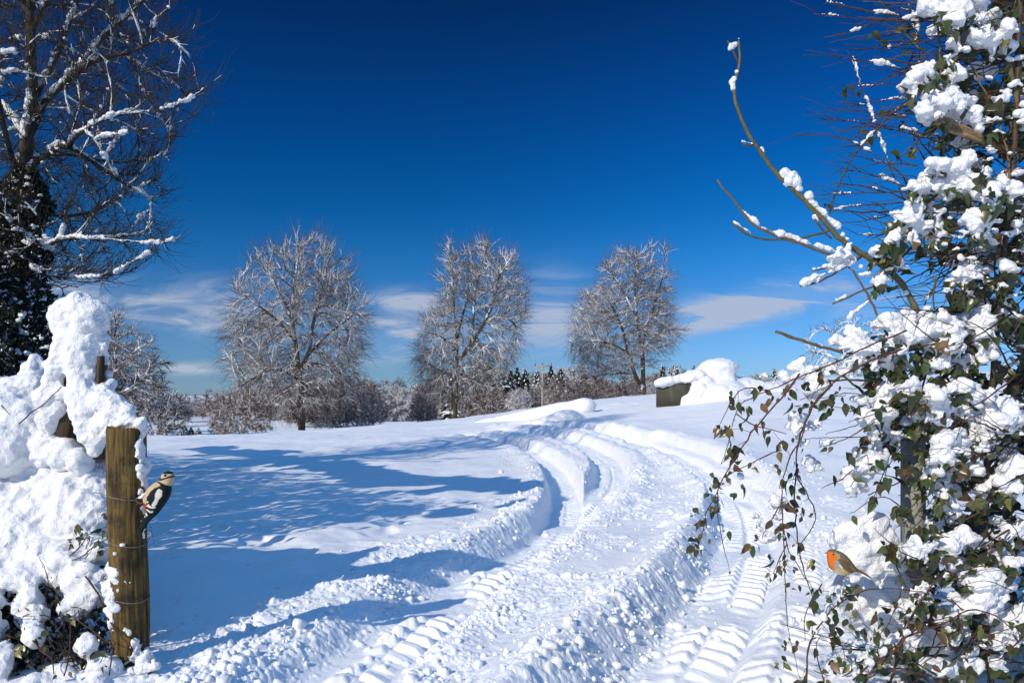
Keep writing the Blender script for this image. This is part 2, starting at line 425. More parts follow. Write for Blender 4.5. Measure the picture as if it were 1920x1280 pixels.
def snow_height(x, y, detail=True):
    z = base(x, y)
    d = np.hypot(x, y)
    # wind-shaped drifts
    w = sstep(5, 14, d) * (1 - sstep(150, 400, d))
    z = z + .10 * w * fbm2(x * .22 + 3, y * .30, 3, 11) * np.minimum(d / 25, 1.6) + .055 * fbm2(x * .9, y * .55, 3, 21) * sstep(3, 8, d) * (1 - sstep(60, 100, d))
    z = z + .35 * sstep(60, 120, d) * (1 - sstep(700, 1500, d)) * fbm2(x * .02, y * .02, 3, 31)
    if not detail: return z
    near = (d < 60) & (y > 0)
    i = np.nonzero(near)[0]; X = x[i]; Y = y[i]; D = d[i]; zz = z[i]
    S = {k: track_st(X, Y, l) for k, l in TRW.items()}
    allmin = np.minimum.reduce([v[0] for v in S.values()])
    wob = .022 * noise2(X * 1.7, Y * 1.7, 41) + .010 * noise2(X * 5, Y * 5, 42)
    # trampled, lumpy snow around the ruts
    lumps = sstep(1.45, .55, allmin + 1.2 * fbm2(X * .9, Y * .9, 3, 51)) 
    left = S['A'][1] < 0
    lumps = np.maximum(lumps, sstep(1.7, .8, S['A'][0] + .8 * fbm2(X * 1.3, Y * 1.3, 3, 52)) * left * sstep(11, 8, Y))
    fade = sstep(26, 15, D)
    rough_patch = .45 + .55 * sstep(-.25, .25, fbm2(X * 1.4, Y * 1.4, 2, 61))
    c = clods(X + .03 * noise2(X * 9, Y * 9, 70), Y, .17, 71, .2, .5, .50) * .60 + clods(X, Y, .085, 81, .22, .6, .6) * .58 + clods(X, Y, .045, 91, .25, .62, .8) * .6 * sstep(10, 7, D)
    c = c * rough_patch * .85 + .012 * fbm2(X * 14, Y * 14, 3, 95)
    bank = np.zeros_like(X)
    # the mound between the two wheel ruts, and the thrown-up banks outside them
    for k, hb in (('A', .07), ('A2', .05), ('B', .10), ('C', .05)):
        s = S[k][0]
        bank = np.maximum(bank, hb * np.exp(-((s - .50) / .22) ** 2) * (1 + .5 * noise2(X * 2.2, Y * 2.2, 97)))
    sB, sgB = S['B'][0], S['B'][1]
    bank = np.maximum(bank, .13 * np.exp(-((sB - .62) / .28) ** 2) * (sgB < 0) * sstep(12, 9, Y))
    zn = zz + bank + c * lumps * fade
    # outer bank of the far bend, bright against the shadowed ruts
    zn = zn + .09 * np.exp(-((sB - 1.0) / .55) ** 2) * (sgB > 0) * sstep(11, 16, Y) * sstep(34, 27, D)
    cut = np.zeros_like(X); tread = np.zeros_like(X); floor_w = np.zeros_like(X)
    for k, dep, hw in (('A', .15, .25), ('A2', .20, .23), ('B', .19, .28), ('C', .11, .26)):
        s, sg, t = S[k]
        e = s + wob
        dp = dep * (1 + (.4 if k[0] == 'A' else .3) * sstep(7.5, 10.5, Y) * (1 - .75 * sstep(16, 25, Y))) * (1 - .92 * sstep(22, 31, D))
        sr = e * np.where(sg == 0, 1, sg); far_ = sstep(8, 13, Y)
        wl = {'A': .55, 'A2': .30, 'B': .42, 'C': .25}[k]
        left_ = dp * (1 - sstep(hw - .015, hw + wl * (1 - .55 * far_), e))
        low = dp * (1 - far_) * {'A': .62, 'A2': 0, 'B': .62, 'C': .3}[k]     # the ground right of the rut lies lower near us
        right_ = (dp - low) * (1 - sstep(hw - .015, hw + .13, e)) + low * (1 - sstep(hw, hw + (1.5 if k != 'A' else .9), e))
        prof = np.where(sr < 0, left_, right_)
        prof = np.where(np.abs(sr) < hw - .015, dp, prof)
        cut = np.maximum(cut, prof)
        fl = 1 - sstep(hw - .06, hw + .02, s)
        ss = s * sg
        # lugs of a tractor tyre: slanted bars, left and right half staggered
        ph = t / .195 + np.where(ss > 0, 0.0, .5) + np.abs(ss) * 2.3
        bar = sstep(.18, .34, np.abs(((ph % 1) - .5)) * 1.0 + .04 * noise2(X * 8, Y * 8, 99))
        side = 1.0 if k in ('B', 'C') else sstep(-.20, -.10, ss)
        broken = sstep(-.45, .05, noise2(t * .8, ss * 2.0 + 7, 101))
        amp = {'A': .050, 'A2': .02, 'B': .052, 'C': .035}[k]
        tr = amp * bar * fl * side * broken * sstep(.0, .05, np.abs(ss)) 
        tread = np.where(fl * dp > floor_w, tr, tread); floor_w = np.maximum(floor_w, fl * dp)
    inn = np.clip(cut / .13, 0, 1) * (1 - .6 * sstep(.30, .45, allmin))
    zn = zz + (zn - zz) * (1 - .85 * inn) - cut + tread * (D < 22) + (clods(X, Y, .05, 131, .2, .55, .6) * .45 + .006 * fbm2(X * 26, Y * 26, 2, 133)) * sstep(.02, .06, cut) * sstep(.22, .3, allmin) * sstep(14, 9, D)
    # crumbs fallen into the ruts
    zn = zn + clods(X, Y, .075, 111, .2, .55, .28) * .7 * inn * fade * sstep(-.1, .3, fbm2(X * 1.7, Y * 1.7, 2, 113))
    # soft dents in the untouched snow by the post
    und = (1 - lumps) * sstep(14, 9, D) * sstep(.2, -.6, X)
    zn = zn + und * (.09 * fbm2(X * 1.1 + 5, Y * 1.1, 3, 121) - .06 * sstep(.25, .5, noise2(X * 1.6, Y * 1.6, 123)))
    z = z.copy(); z[i] = zn
    return z
ang = np.concatenate([np.linspace(-180, -37, 60, endpoint=False), np.linspace(-37, 37, 1350, endpoint=False), np.linspace(37, 180, 60, endpoint=False)])
rad = np.concatenate([[.02, .6, 1.2, 1.8, 2.4, 3.0], np.exp(np.arange(math.log(3.4), math.log(14), .0026)), np.exp(np.arange(math.log(14), math.log(45), .0055)), np.exp(np.arange(math.log(45), math.log(260), .02)), np.exp(np.linspace(math.log(265), math.log(9000), 40))])
A_, R_ = np.meshgrid(np.radians(ang), rad)
gx = (np.sin(A_) * R_).ravel(); gy = (np.cos(A_) * R_).ravel()
gzv = snow_height(gx, gy)
nA, nR = len(ang), len(rad)
i0 = (np.arange(nR - 1) * nA)[:, None] + np.arange(nA)[None]; i1 = (np.arange(nR - 1) * nA)[:, None] + ((np.arange(nA) + 1) % nA)[None]
gf = np.stack([i0, i1, i1 + nA, i0 + nA], -1).reshape(-1, 4)[:, ::-1]
g = mesh('snow_ground', np.stack([gx, gy, gzv], 1), gf, M['snow'])
g['kind'] = 'structure'
cr = np.random.default_rng(3)
Nc = 2000; cx_, cy_ = [], []
while len(cx_) < Nc:
    y_ = np.exp(cr.uniform(math.log(3.9), math.log(16), 60000)); x_ = cr.uniform(-.62, .45, 60000) * y_
    mn = np.minimum.reduce([track_st(x_, y_, l)[0] for l in TRW.values()]); sA = track_st(x_, y_, TRW['A'])
    w_ = (np.exp(-((mn - .50) / .22) ** 2) + .18 * (mn < 1.2)) * (mn > .27) + .02
    w_ = w_ * (.25 + (noise2(x_ * 1.3, y_ * 1.3, 201) > -.05))
    k_ = cr.random(60000) < w_ * .8; cx_ += list(x_[k_]); cy_ += list(y_[k_])
cx_ = np.array(cx_[:Nc]); cy_ = np.array(cy_[:Nc]); rc_ = np.exp(cr.normal(math.log(.012), .5, Nc)).clip(.005, .045); cz_ = snow_height(cx_, cy_)
V, F = spheres(np.stack([cx_, cy_, cz_ + rc_ * .25], 1), rc_[:, None] * cr.uniform(.65, 1.35, (Nc, 3)), ICO2)
n_ = 1.3 * noise3(V[:, 0] * 60, V[:, 1] * 60, V[:, 2] * 60, 7) + .5 * noise3(V[:, 0] * 140, V[:, 1] * 140, V[:, 2] * 140, 8); ctr = np.repeat(np.stack([cx_, cy_, cz_ + rc_ * .25], 1), len(ICO2[0]), 0); V = ctr + (V - ctr) * (1 + .35 * n_)[:, None]
cl_o = mesh('snow_clods', V, F, M['snow']); cl_o['kind'] = 'stuff'; tag(cl_o, 'loose crumbs and clods of snow scattered beside the wheel ruts', 'snow clods')
def surf(x, y): return float(snow_height(np.array([x]), np.array([y]))[0])

# ------------------------------------------------------------------ trees
def grow(seeds, attr, step, infl, kill, iters, rtip, pw=2.3, bias=(0, 0, 0), jitter=.15, rng=RNG, inertia=.55):
    """seeds: list of (polyline Nx3, index of parent seed or -1); returns nodes, parents, radii"""
    P = []; par = []
    ends = []
    for line, ps in seeds:
        line = resample(line, step)
        start = len(P)
        if ps < 0: P.append(line[0]); par.append(-1)
        else:
            arr = np.array(P); k = int(np.argmin(np.linalg.norm(arr - line[0], axis=1)))
            P.append(line[1] if len(line) > 1 else line[0]); par.append(k); line = line[1:]
        for q in line[1:]:
            P.append(q); par.append(len(P) - 2)
    P = [np.asarray(p, float) for p in P]
    A = np.asarray(attr, float)
    arr = np.array(P); dist = np.full(len(A), 1e9); near = np.zeros(len(A), int)
    def upd(i0):
        nonlocal dist, near
        new = np.array(P[i0:])
        for c in range(0, len(new), 400):
            D = np.linalg.norm(A[:, None] - new[None, c:c + 400], axis=2); j = D.argmin(1); dm = D[np.arange(len(A)), j]
            u = dm < dist; dist = np.where(u, dm, dist); near = np.where(u, j + i0 + c, near)
    upd(0); b = np.array(bias)
    seen = set()
    for it in range(iters):
        alive = dist > kill
        A = A[alive]; dist = dist[alive]; near = near[alive]
        if len(A) < 3: break
        m = dist < infl
        if not m.any(): break
        PA = np.array(P)
        v = A[m] - PA[near[m]]; v /= np.linalg.norm(v, axis=1, keepdims=True)
        ids, inv = np.unique(near[m], return_inverse=True)
        S = np.zeros((len(ids), 3)); np.add.at(S, inv, v)
        S /= np.linalg.norm(S, axis=1, keepdims=True) + 1e-9
        pi = np.array([par[k] if par[k] >= 0 else k for k in ids]); dr = PA[ids] - PA[pi]; dr /= np.linalg.norm(dr, axis=1, keepdims=True) + 1e-9
        S = S + inertia * dr + b + rng.normal(0, jitter, S.shape); S /= np.linalg.norm(S, axis=1, keepdims=True)
        i0 = len(P)
        for k, s in zip(ids, S):
            q = PA[k] + s * step
            key = (int(k), int(s[0] * 4), int(s[1] * 4), int(s[2] * 4))
            if key in seen: continue
            seen.add(key); P.append(q); par.append(int(k))
        if len(P) == i0: break
        upd(i0)
    P = np.array(P); par = np.array(par); n = len(P)
    r = np.zeros(n); kids = np.zeros(n, int)
    for i in range(n - 1, -1, -1):
        r[i] = max(r[i], rtip ** pw) if r[i] == 0 else r[i]
        if par[i] >= 0: r[par[i]] += r[i]; kids[par[i]] += 1
    r = r ** (1 / pw)
    return P, par, r
def smooth_nodes(P, par, r, it=4):
    n = len(P); best = np.full(n, -1)
    for i in range(n):
        p = par[i]
        if p >= 0 and (best[p] < 0 or r[i] > r[best[p]]): best[p] = i
    m = (par >= 0) & (best >= 0)
    for _ in range(it):
        Q = P.copy(); Q[m] = .5 * P[m] + .25 * P[par[m]] + .25 * P[best[m]]; P = Q
    return P
def chains(P, par, r):
    n = len(P); best = np.full(n, -1); 
    for i in range(n):
        p = par[i]
        if p >= 0 and (best[p] < 0 or r[i] > r[best[p]]): best[p] = i
    out = []
    for i in range(n):
        if par[i] < 0 or best[par[i]] != i:
            c = ([par[i]] if par[i] >= 0 else []) + [i]; j = i
            while best[j] >= 0: j = best[j]; c.append(j)
            if len(c) > 1: out.append(c)
    return out
def chain_tubes(acc, CH, P, R, S, first_shrink=True, C=None):
    by = {}
    for c in CH: by.setdefault(len(c), []).append(c)
    for L, cs in by.items():
        idx = np.array(cs); rr = R[idx].copy()
        if first_shrink and L > 1: rr[:, 0] = np.minimum(rr[:, 0], rr[:, 1] * 1.3)
        V, F = tubes(P[idx], rr, S); acc.add(V, F, C)
def twigs(P, par, r, rmax, per, length, droop, rt, rng, K=4, spread=.9, rise=0.0, centre=None, outward=.4, lift=False):
    n = len(P); ids = np.nonzero((r < rmax) & (par >= 0))[0]
    ids = np.repeat(ids, rng.poisson(per, len(ids)))
    if len(ids) == 0: return np.zeros((0, K, 3)), np.zeros((0, K))
    t = P[ids] - P[par[ids]]; t /= np.linalg.norm(t, axis=1, keepdims=True) + 1e-9
    d = t + rng.normal(0, spread * .6, t.shape); d[:, 2] += rise
    if centre is not None:
        o = P[ids] - centre; o[:, 2] *= .4; o /= np.linalg.norm(o, axis=1, keepdims=True) + 1e-9; d += outward * o
    d /= np.linalg.norm(d, axis=1, keepdims=True)
    L = length * rng.uniform(.4, 1.25, len(ids))
    if lift:       # high shoots strive upward, low ones hang
        zr = P[:, 2]; tt_ = np.clip((P[ids, 2] - zr.min()) / (zr.max() - zr.min()), 0, 1)
        droop = (droop * (1.15 - 2.0 * sstep(.25, .85, tt_)))[:, None][:, 0]
    u = rng.uniform(0, 1, len(ids))[:, None]; p0 = P[ids] * u + P[par[ids]] * (1 - u)
    pts = [p0]; p = p0; dd = d.copy()
    for k in range(1, K):
        dd = dd + rng.normal(0, .17, dd.shape); dd[:, 2] -= droop / K; dd /= np.linalg.norm(dd, axis=1, keepdims=True)
        p = p + dd * (L / (K - 1))[:, None]; pts.append(p)
    Q = np.stack(pts, 1); R = rt * np.linspace(1, .45, K)[None] * rng.uniform(.8, 1.2, (len(ids), 1))
    return Q, R
WIND = np.array([-.45, -.35, .82])
def snow_on(acc, CH, P, R, S, thick, cover, nscale, rmin=0, vary=.6, C=None):
    R = np.asarray(R); nz = noise3(P[:, 0] * nscale, P[:, 1] * nscale, P[:, 2] * nscale, 5); nz2 = noise3(P[:, 0] * nscale * 3, P[:, 1] * nscale * 3, P[:, 2] * nscale * 3, 9)
    on = np.clip((nz + nz2 * .6 + cover) * 1.8, 0, 1) ** .7 * (R >= rmin)
    t = thick * (1 + vary * nz2)
    rs = (R * .85 + t) * on
    off = (R * .55 + t * .6)[:, None] * WIND
    off[on < .02] = 0
    rs = np.where(on < .02, R * .3, rs)
    chain_tubes(acc, CH, P + off, rs, S, first_shrink=False)
def snow_twigs(acc, Q, R, S, thick, frac, rng):
    if len(Q) == 0: return
    m = rng.random(len(Q)) < frac
    Q = Q[m]; R = R[m]
    if len(Q) == 0: return
    t = thick * rng.uniform(.5, 1.4, (len(Q), 1)) * np.array([.7] + [1.0] * (Q.shape[1] - 2) + [.4])[None]
    V, F = tubes(Q + (R * .5 + t * .6)[:, :, None] * WIND, R * .7 + t, S); acc.add(V, F)
def envelope_points(rows, d, n, rng, depth_ratio=.8, hollow=.0):
    """rows: (py, left px, right px) of the crown's outline at distance d -> points spread through its volume"""
    rows = np.array(rows, float); pyq = rng.uniform(rows[0, 0], rows[-1, 0], n * 3)
    l = np.interp(pyq, rows[:, 0], rows[:, 1]); r = np.interp(pyq, rows[:, 0], rows[:, 2])
    w = (r - l) / 2; keep = rng.random(len(pyq)) < (w / w.max()) ** 1.3
    pyq, l, r, w = pyq[keep][:n], l[keep][:n], r[keep][:n], w[keep][:n]
    a = rng.uniform(0, 2 * math.pi, len(pyq)); q = np.sqrt(rng.uniform(hollow, 1, len(pyq)))
    px = (l + r) / 2 + w * q * np.cos(a); dy = w / FPX * d * depth_ratio * q * np.sin(a)
    x = (px - CX) / FPX * d; z = CAMH - (pyq - HY) / FPX * d
    return np.stack([x, d + dy, z], 1)
def big_tree(name, label, d, rows, limbs, n_attr, seed, rtip=.022, twig_len=1.5, droop=.7, per=5.2, snow=.021, group=None, cover=.05, step=.42, low=0.3, thick_trunk=1.0, rise=.1, infl=3.2, twr=.0115, kill=.62):
    rng = np.random.default_rng(seed)
    rows = [(py + 9 * (1 - k / (len(rows) - 1)), (l + r) / 2 - (r - l) * .455, (l + r) / 2 + (r - l) * .455) for k, (py, l, r) in enumerate(rows)]   # the last twigs reach past the outline
    A = envelope_points(rows, d, int(n_attr * 2.1), rng, hollow=.10)
    A = A[noise3(A[:, 0] * .42, A[:, 1] * .42, A[:, 2] * .55, seed) + .4 * noise3(A[:, 0] * 1.1, A[:, 1] * 1.1, A[:, 2] * 1.1, seed + 1) > -.30]
    seeds = []
    for i, (pts, dep) in enumerate(limbs):
        L = np.array([W(px, py, d + dd) for (px, py), dd in zip(pts, dep)])
        if i == 0: L[0, 2] = gz(L[0, 0], L[0, 1]) - .3
        seeds.append((L, -1 if i == 0 else 0))
    P, par, r = grow(seeds, A, step, infl, kill, 90, rtip, 2.35, (0, 0, .05), .18, rng)
    P = smooth_nodes(P, par, r)
    CH = chains(P, par, r)
    root = thing(name, label, 'tree', (P[0][0], P[0][1], gz(P[0][0], P[0][1])), group)
    cen = P.mean(0)
    # trunk: the seed line and its heavy boughs
    rb = r.copy(); rb *= thick_trunk
    big = [c for c in CH if rb[c].max() > .09]
    small = [c for c in CH if rb[c].max() <= .09]
    a = Acc(); chain_tubes(a, big, P, rb, 8); a.build('trunk', M['bark_far'], root)
    b = Acc(); chain_tubes(b, small, P, rb, 4)
    Q, R = twigs(P, par, r, .07, per, twig_len, droop, twr, rng, 4, spread=.75, centre=cen, rise=rise, outward=.55, lift=True)
    V, F = tubes(Q, R, 3); b.add(V, F)
    k_ = rng.integers(1, 4, len(Q)); o_ = Q[np.arange(len(Q)), k_]; v_ = (Q[:, -1] - Q[:, 0]) * .45 + rng.normal(0, twig_len * .16, (len(Q), 3)) - [0, 0, droop * .12]
    Q2 = np.stack([o_, o_ + v_ * .55, o_ + v_], 1); V, F = tubes(Q2, np.tile([twr * .8, twr * .6, twr * .35], (len(Q2), 1)), 3); b.add(V, F)
    b.build('crown', M['twig_far'], root)
    s = Acc(); snow_on(s, CH, P, rb, 5, snow, cover, .9)
    snow_twigs(s, Q[:, :3], R[:, :3], 3, snow * .40, .62, rng)
    s.build('snow_on_branches', M['snow_far'], root)
    return root, (P, par, r)

big_tree('bare_tree', 'left of the three big bare trees, broad drooping skirt over a dark straight trunk', 70,
    [(438, 548, 600), (455, 505, 640), (480, 462, 656), (505, 438, 668), (560, 424, 690), (610, 412, 704), (660, 408, 694), (700, 414, 690), (750, 432, 676), (775, 455, 600)],
    [([(566, 806), (564, 740), (560, 700), (556, 650), (548, 600), (552, 540), (560, 480)], [0] * 7),
     ([(562, 690), (580, 660), (586, 610), (600, 560), (612, 510)], [0, .3, .6, .5, .3]),
     ([(560, 715), (525, 690), (480, 705), (440, 735)], [0, -1, -2, -3]),
     ([(580, 665), (610, 630), (650, 600), (690, 565)], [.3, 0, -.5, -1]),
     ([(554, 640), (520, 600), (480, 570), (440, 540)], [0, -.5, -1, -1.5]),
     ([(560, 690), (600, 680), (640, 700), (670, 730)], [0, 1, 2, 2.5]),
     ([(562, 730), (530, 735), (495, 765)], [0, -1, -2]),
     ([(548, 600), (520, 540), (500, 500)], [0, 1.5, 2.5])], 2600, 11, group='three big bare trees on the far edge of the field', droop=.9)
big_tree('bare_tree', 'middle one of the three big bare trees, dark forked boughs and an open top', 77,
    [(436, 832, 880), (455, 826, 935), (490, 818, 980), (530, 816, 1000), (570, 805, 998), (620, 775, 990), (660, 765, 985), (700, 770, 965), (735, 785, 930), (752, 800, 880)],
    [([(851, 787), (853, 740), (855, 690), (856, 640), (852, 590), (848, 520), (842, 460)], [0] * 7),
     ([(855, 680), (880, 650), (888, 600), (890, 550), (905, 490), (915, 455)], [0, .3, .4, .3, .2, 0]),
     ([(880, 650), (905, 610), (925, 570), (935, 520), (965, 475)], [.3, -.5, -1, -1.5, -2]),
     ([(856, 640), (868, 590), (880, 545), (890, 500)], [0, 1, 1.5, 2]),
     ([(856, 650), (825, 630), (790, 618)], [0, -1, -2]),
     ([(905, 610), (940, 590), (970, 610)], [-.5, .5, 1]),
     ([(853, 705), (815, 690), (780, 660)], [0, 1, 2])], 2300, 23, group='three big bare trees on the far edge of the field', droop=.9)
big_tree('bare_tree', 'right one of the three big bare trees, rounded frosted crown on two stems', 90,
    [(446, 1185, 1225), (465, 1150, 1262), (500, 1112, 1270), (550, 1078, 1266), (590, 1064, 1285), (640, 1056, 1280), (680, 1060, 1245), (705, 1085, 1180)],
    [([(1206, 742), (1206, 700), (1204, 660), (1196, 600), (1190, 540), (1196, 480)], [0] * 6),
     ([(1204, 730), (1190, 700), (1178, 660), (1165, 610), (1140, 560)], [0, -.5, -1, -1.5, -2]),
     ([(1203, 650), (1218, 600), (1235, 550), (1245, 500)], [0, .5, .8, 1]),
     ([(1190, 700), (1150, 700), (1110, 705)], [-.5, -1.5, -2.5]),
     ([(1204, 655), (1240, 620), (1285, 618)], [0, .5, 1]),
     ([(1196, 600), (1165, 540), (1140, 500)], [0, 1, 1.5]),
     ([(1178, 660), (1130, 640), (1090, 640)], [-1, -1.5, -2])], 3000, 31, group='three big bare trees on the far edge of the field', droop=.35, rise=.2)
# frosted tree behind the snowed-up post on the left
big_tree('frosted_tree', 'frosted tree with light grey limbs leaning right behind the snow-capped post', 42,
    [(568, 130, 215), (590, 110, 245), (630, 100, 290), (670, 105, 300), (710, 130, 305), (745, 150, 300)],
    [([(178, 800), (180, 740), (170, 690), (175, 640), (190, 590)], [0] * 5),
     ([(180, 740), (220, 700), (250, 660), (285, 640)], [0, -.3, -.5, -.8]),
     ([(180, 750), (235, 735), (275, 705)], [0, .3, .6]),
     ([(170, 690), (140, 640), (120, 610)], [0, .5, 1]),
     ([(220, 700), (215, 640), (220, 590)], [-.3, 0, .3])], 1500, 41, rtip=.016, twig_len=.7, snow=.018, step=.28, cover=.2, infl=2.2, twr=.009, kill=.5)
big_tree('frosted_tree', 'white-limbed frosted tree showing just above the snowy brambles at right', 60,
    [(592, 1540, 1640), (620, 1500, 1680), (660, 1490, 1690), (700, 1510, 1680)],
    [([(1600, 730), (1592, 690), (1575, 650), (1560, 620)], [0] * 4),
     ([(1592, 690), (1560, 668), (1520, 660)], [0, .4, .6]),
     ([(1592, 690), (1610, 640), (1600, 600)], [0, .4, .6])], 500, 43, rtip=.02, twig_len=.7, snow=.03, step=.35, cover=.4, per=3, kill=.8)

# ---- smaller trees, bushes and conifers of the valley: a few kinds, each copied
def kit_bare(seed, shape, n=420, h=10, bushy=False, tw='twig_far', sn=1.0):
    rng = np.random.default_rng(seed); 
    t = rng.uniform(0, 1, n * 2); a = rng.uniform(0, 6.283, n * 2); q = np.sqrt(rng.random(n * 2))
    lo = .06 if bushy else .22
    zz = lo + (1 - lo) * t; w = np.interp(t, [0, .2, .5, .8, 1], shape)
    k = rng.random(n * 2) < (w / max(shape)) ** 1.2; zz, a, q, w = zz[k][:n], a[k][:n], q[k][:n], w[k][:n]
    A = np.stack([w * q * np.cos(a), w * q * np.sin(a), zz], 1) * h
    seeds = [(np.array([[0, 0, -.03], [0.01, 0, .15], [.0, .01, .3], [.02, 0, .45]]) * h, -1)]
    if bushy:
        seeds = [(np.array([[0, 0, -.03], [0.02, 0, .1], [.05, .01, .3]]) * h, -1)]
        for j in range(6):
            b_ = j * 1.05; seeds.append((np.array([[0, 0, 0.02], [.12 * math.cos(b_), .12 * math.sin(b_), .12], [.28 * math.cos(b_), .28 * math.sin(b_), .3]]) * h, 0))
    P, par, r = grow(seeds, A, .045 * h, .35 * h, .075 * h, 60, .0022 * h, 2.3, (0, 0, .1), .25, rng)
    CH = chains(P, par, r); a1 = Acc(); chain_tubes(a1, [c for c in CH if r[c].max() > .009 * h], P, r, 6)
    a2 = Acc(); chain_tubes(a2, [c for c in CH if r[c].max() <= .009 * h], P, r, 3)
    Q, R = twigs(P, par, r, .008 * h, 7, .12 * h, .3, .0034 * h, rng, 3, centre=P.mean(0)); V, F = tubes(Q, R, 3); a2.add(V, F)
    s = Acc(); snow_on(s, CH, P, r, 4, .0022 * h * sn, .15, 9 / h); snow_twigs(s, Q, R, 3, .0018 * h * sn, .42 * sn, rng)
    return [('trunk', a1, M['bark_far']), ('crown', a2, M[tw]), ('snow_on_branches', s, M['snow_far'])]
def kit_conifer(seed, h=10, wide=.2):
    rng = np.random.default_rng(seed); a1 = Acc(); V, F = tubes(np.array([[[0, 0, -.3], [0, 0, h * .5], [0, 0, h]]]), np.array([[.02 * h, .012 * h, .002 * h]]), 6); a1.add(V, F)
    g = Acc(); s = Acc(); n = 26
    for i in range(n):
        t = (i + .5) / n; z = h * (.08 + .9 * t); R = h * wide * (1 - t) ** .85 + .02 * h
        m = int(7 + 6 * (1 - t))
        for j in range(m):
            b = rng.uniform(0, 6.283); L = R * rng.uniform(.6, 1.15); c, sn = math.cos(b), math.sin(b)
            p0 = np.array([0, 0, z]); p1 = np.array([c * L * .6, sn * L * .6, z - .06 * L]); p2 = np.array([c * L, sn * L, z - .28 * L])
            nrm = np.array([-sn, c, 0]) * L * .24
            Vb = np.array([p0, p1 + nrm + [0, 0, -.03 * h], p2, p1 - nrm + [0, 0, -.03 * h], p1 + [0, 0, .02 * h]])
            Fb = np.array([[0, 1, 4], [1, 2, 4], [2, 3, 4], [3, 0, 4], [0, 3, 1], [1, 3, 2]])
            g.add(Vb, Fb)
            if rng.random() < .6:
                up = np.array([-.004, -.008, .014]) * h
                q = Vb.copy(); q[[1, 3]] = q[4] + (q[[1, 3]] - q[4]) * .8; s.add(q * [.98, .98, 1] + up, Fb)
    return [('trunk', a1, M['bark_far']), ('foliage', g, M['conifer']), ('snow_on_branches', s, M['snow_far'])]
M['twig_red'] = two_tone('twig_red', (.10, .05, .035), (.17, .095, .07), .5, bump=0)
M['twig_dark'] = two_tone('twig_dark', (.045, .035, .03), (.09, .07, .058), .5, bump=0)
KITS = {'round': kit_bare(101, [.30, .42, .42, .3, .08], tw='twig_red', sn=.7), 'broad': kit_bare(102, [.34, .5, .5, .36, .1], 520), 'slim': kit_bare(103, [.16, .24, .25, .18, .05], tw='twig_dark', sn=.6),
        'bush': kit_bare(104, [.5, .62, .6, .42, .14], 420, bushy=True, tw='twig_dark', sn=.9), 'thicket': kit_bare(105, [.7, .85, .8, .5, .2], 520, bushy=True, tw='twig_red', sn=.8), 'white': kit_bare(108, [.5, .7, .7, .5, .2], 520, bushy=True, sn=1.7), 'dark': kit_bare(109, [.36, .5, .48, .3, .1], 480, tw='twig_dark', sn=.4),
        'fir': kit_conifer(106, wide=.25), 'spruce': kit_conifer(107, wide=.36)}
KM = {}
def put_kit(kind, name, label, cat, px, base_py, top_py, d, group, wide=1.0, rot=0):
    """a tree of one kind standing on the ground at distance d, as high as it shows"""
    x = (px - CX) / FPX * d; z0 = gz(x, d) - .1; ztop = CAMH - (top_py - HY) / FPX * d
    h = max(ztop - z0, .5) / 10.0
    r = thing(name, label, cat, (x, d, z0), group); r.rotation_euler = (0, 0, rot); r.scale = (h * wide, h * wide, h)
    for pn, acc, mt in KITS[kind]:
        if (kind, pn) not in KM:
            o = acc.build(pn, mt); KM[(kind, pn)] = o.data; o.parent = r
        else:
            o = bpy.data.objects.new(pn, KM[(kind, pn)]); COL.objects.link(o); o.parent = r
    return r
GW = 'bare frosted trees in the valley wood'; GF = 'dark conifers above the valley wood'; GB = 'snowy bushes at the field edge'
W1 = [('bush', 'snowy_bush', 'large snow-dusted bush just right of the snow-capped post', 'bush', 292, 815, 716, 48, GB, .9, .3),
      ('thicket', 'snowy_bush', 'low brown bush under the left side of the left big tree', 'bush', 452, 806, 722, 66, GB, .75, 1.3),
      ('bush', 'snowy_bush', 'snowy bush right of the trunk of the left big tree', 'bush', 640, 800, 708, 76, GB, .9, 2.1),
      ('bush', 'snowy_bush', 'rounded snowy bush between the left and middle big trees', 'bush', 692, 800, 735, 74, GB, .7, .9),
      ('bush', 'snowy_bush', 'small pale bush left of the middle big tree trunk', 'bush', 795, 792, 742, 80, GB, .9, 4.2),
      ('white', 'snowy_bush', 'white frosted bush left of the utility pole', 'bush', 975, 785, 728, 95, GB, .8, 2.9),
      ('thicket', 'snowy_bush', 'brown frosted bush right of the utility pole', 'bush', 1052, 770, 706, 98, GB, .7, 3.3),
      ('bush', 'snowy_bush', 'small snowy evergreen bush in the valley beside the far track', 'bush', 415, 800, 770, 90, GB, .8, 0),
      ('dark', 'bare_tree', 'dark far tree at the left edge of the valley opening', 'tree', 326, 780, 740, 140, GW, 1.2, 0),
      ('broad', 'bare_tree', 'pale far tree nearest the left big tree on the valley floor', 'tree', 424, 778, 734, 170, GW, 1.2, 2),
      ('thicket', 'snowy_bush', 'brown hedge bush at the far end of the valley track', 'bush', 376, 780, 752, 230, GB, 1.0, 2),
      ('dark', 'bare_tree', 'rounded far tree at the end of the valley beside drifting mist', 'tree', 352, 780, 737, 165, GW, 1.5, 0),
      ('round', 'bare_tree', 'small brown far tree with a straight trunk on the valley floor', 'tree', 398, 778, 732, 150, GW, 1.3, 1)]
for w in W1:
    k, nm, lb, ct, px, bpy_, tpy, d, gr, wd, ro = w
    put_kit(k, nm, lb, ct, px, bpy_, tpy, d, gr, wd, ro)
rw = np.random.default_rng(77)
WOOD = []
skyline = [(430, 735), (480, 728), (520, 722), (600, 712), (660, 706), (700, 706), (740, 712), (790, 716), (830, 700), (880, 690), (930, 690), (980, 700), (1040, 700), (1100, 692), (1150, 706), (1215, 700), (1270, 695)]
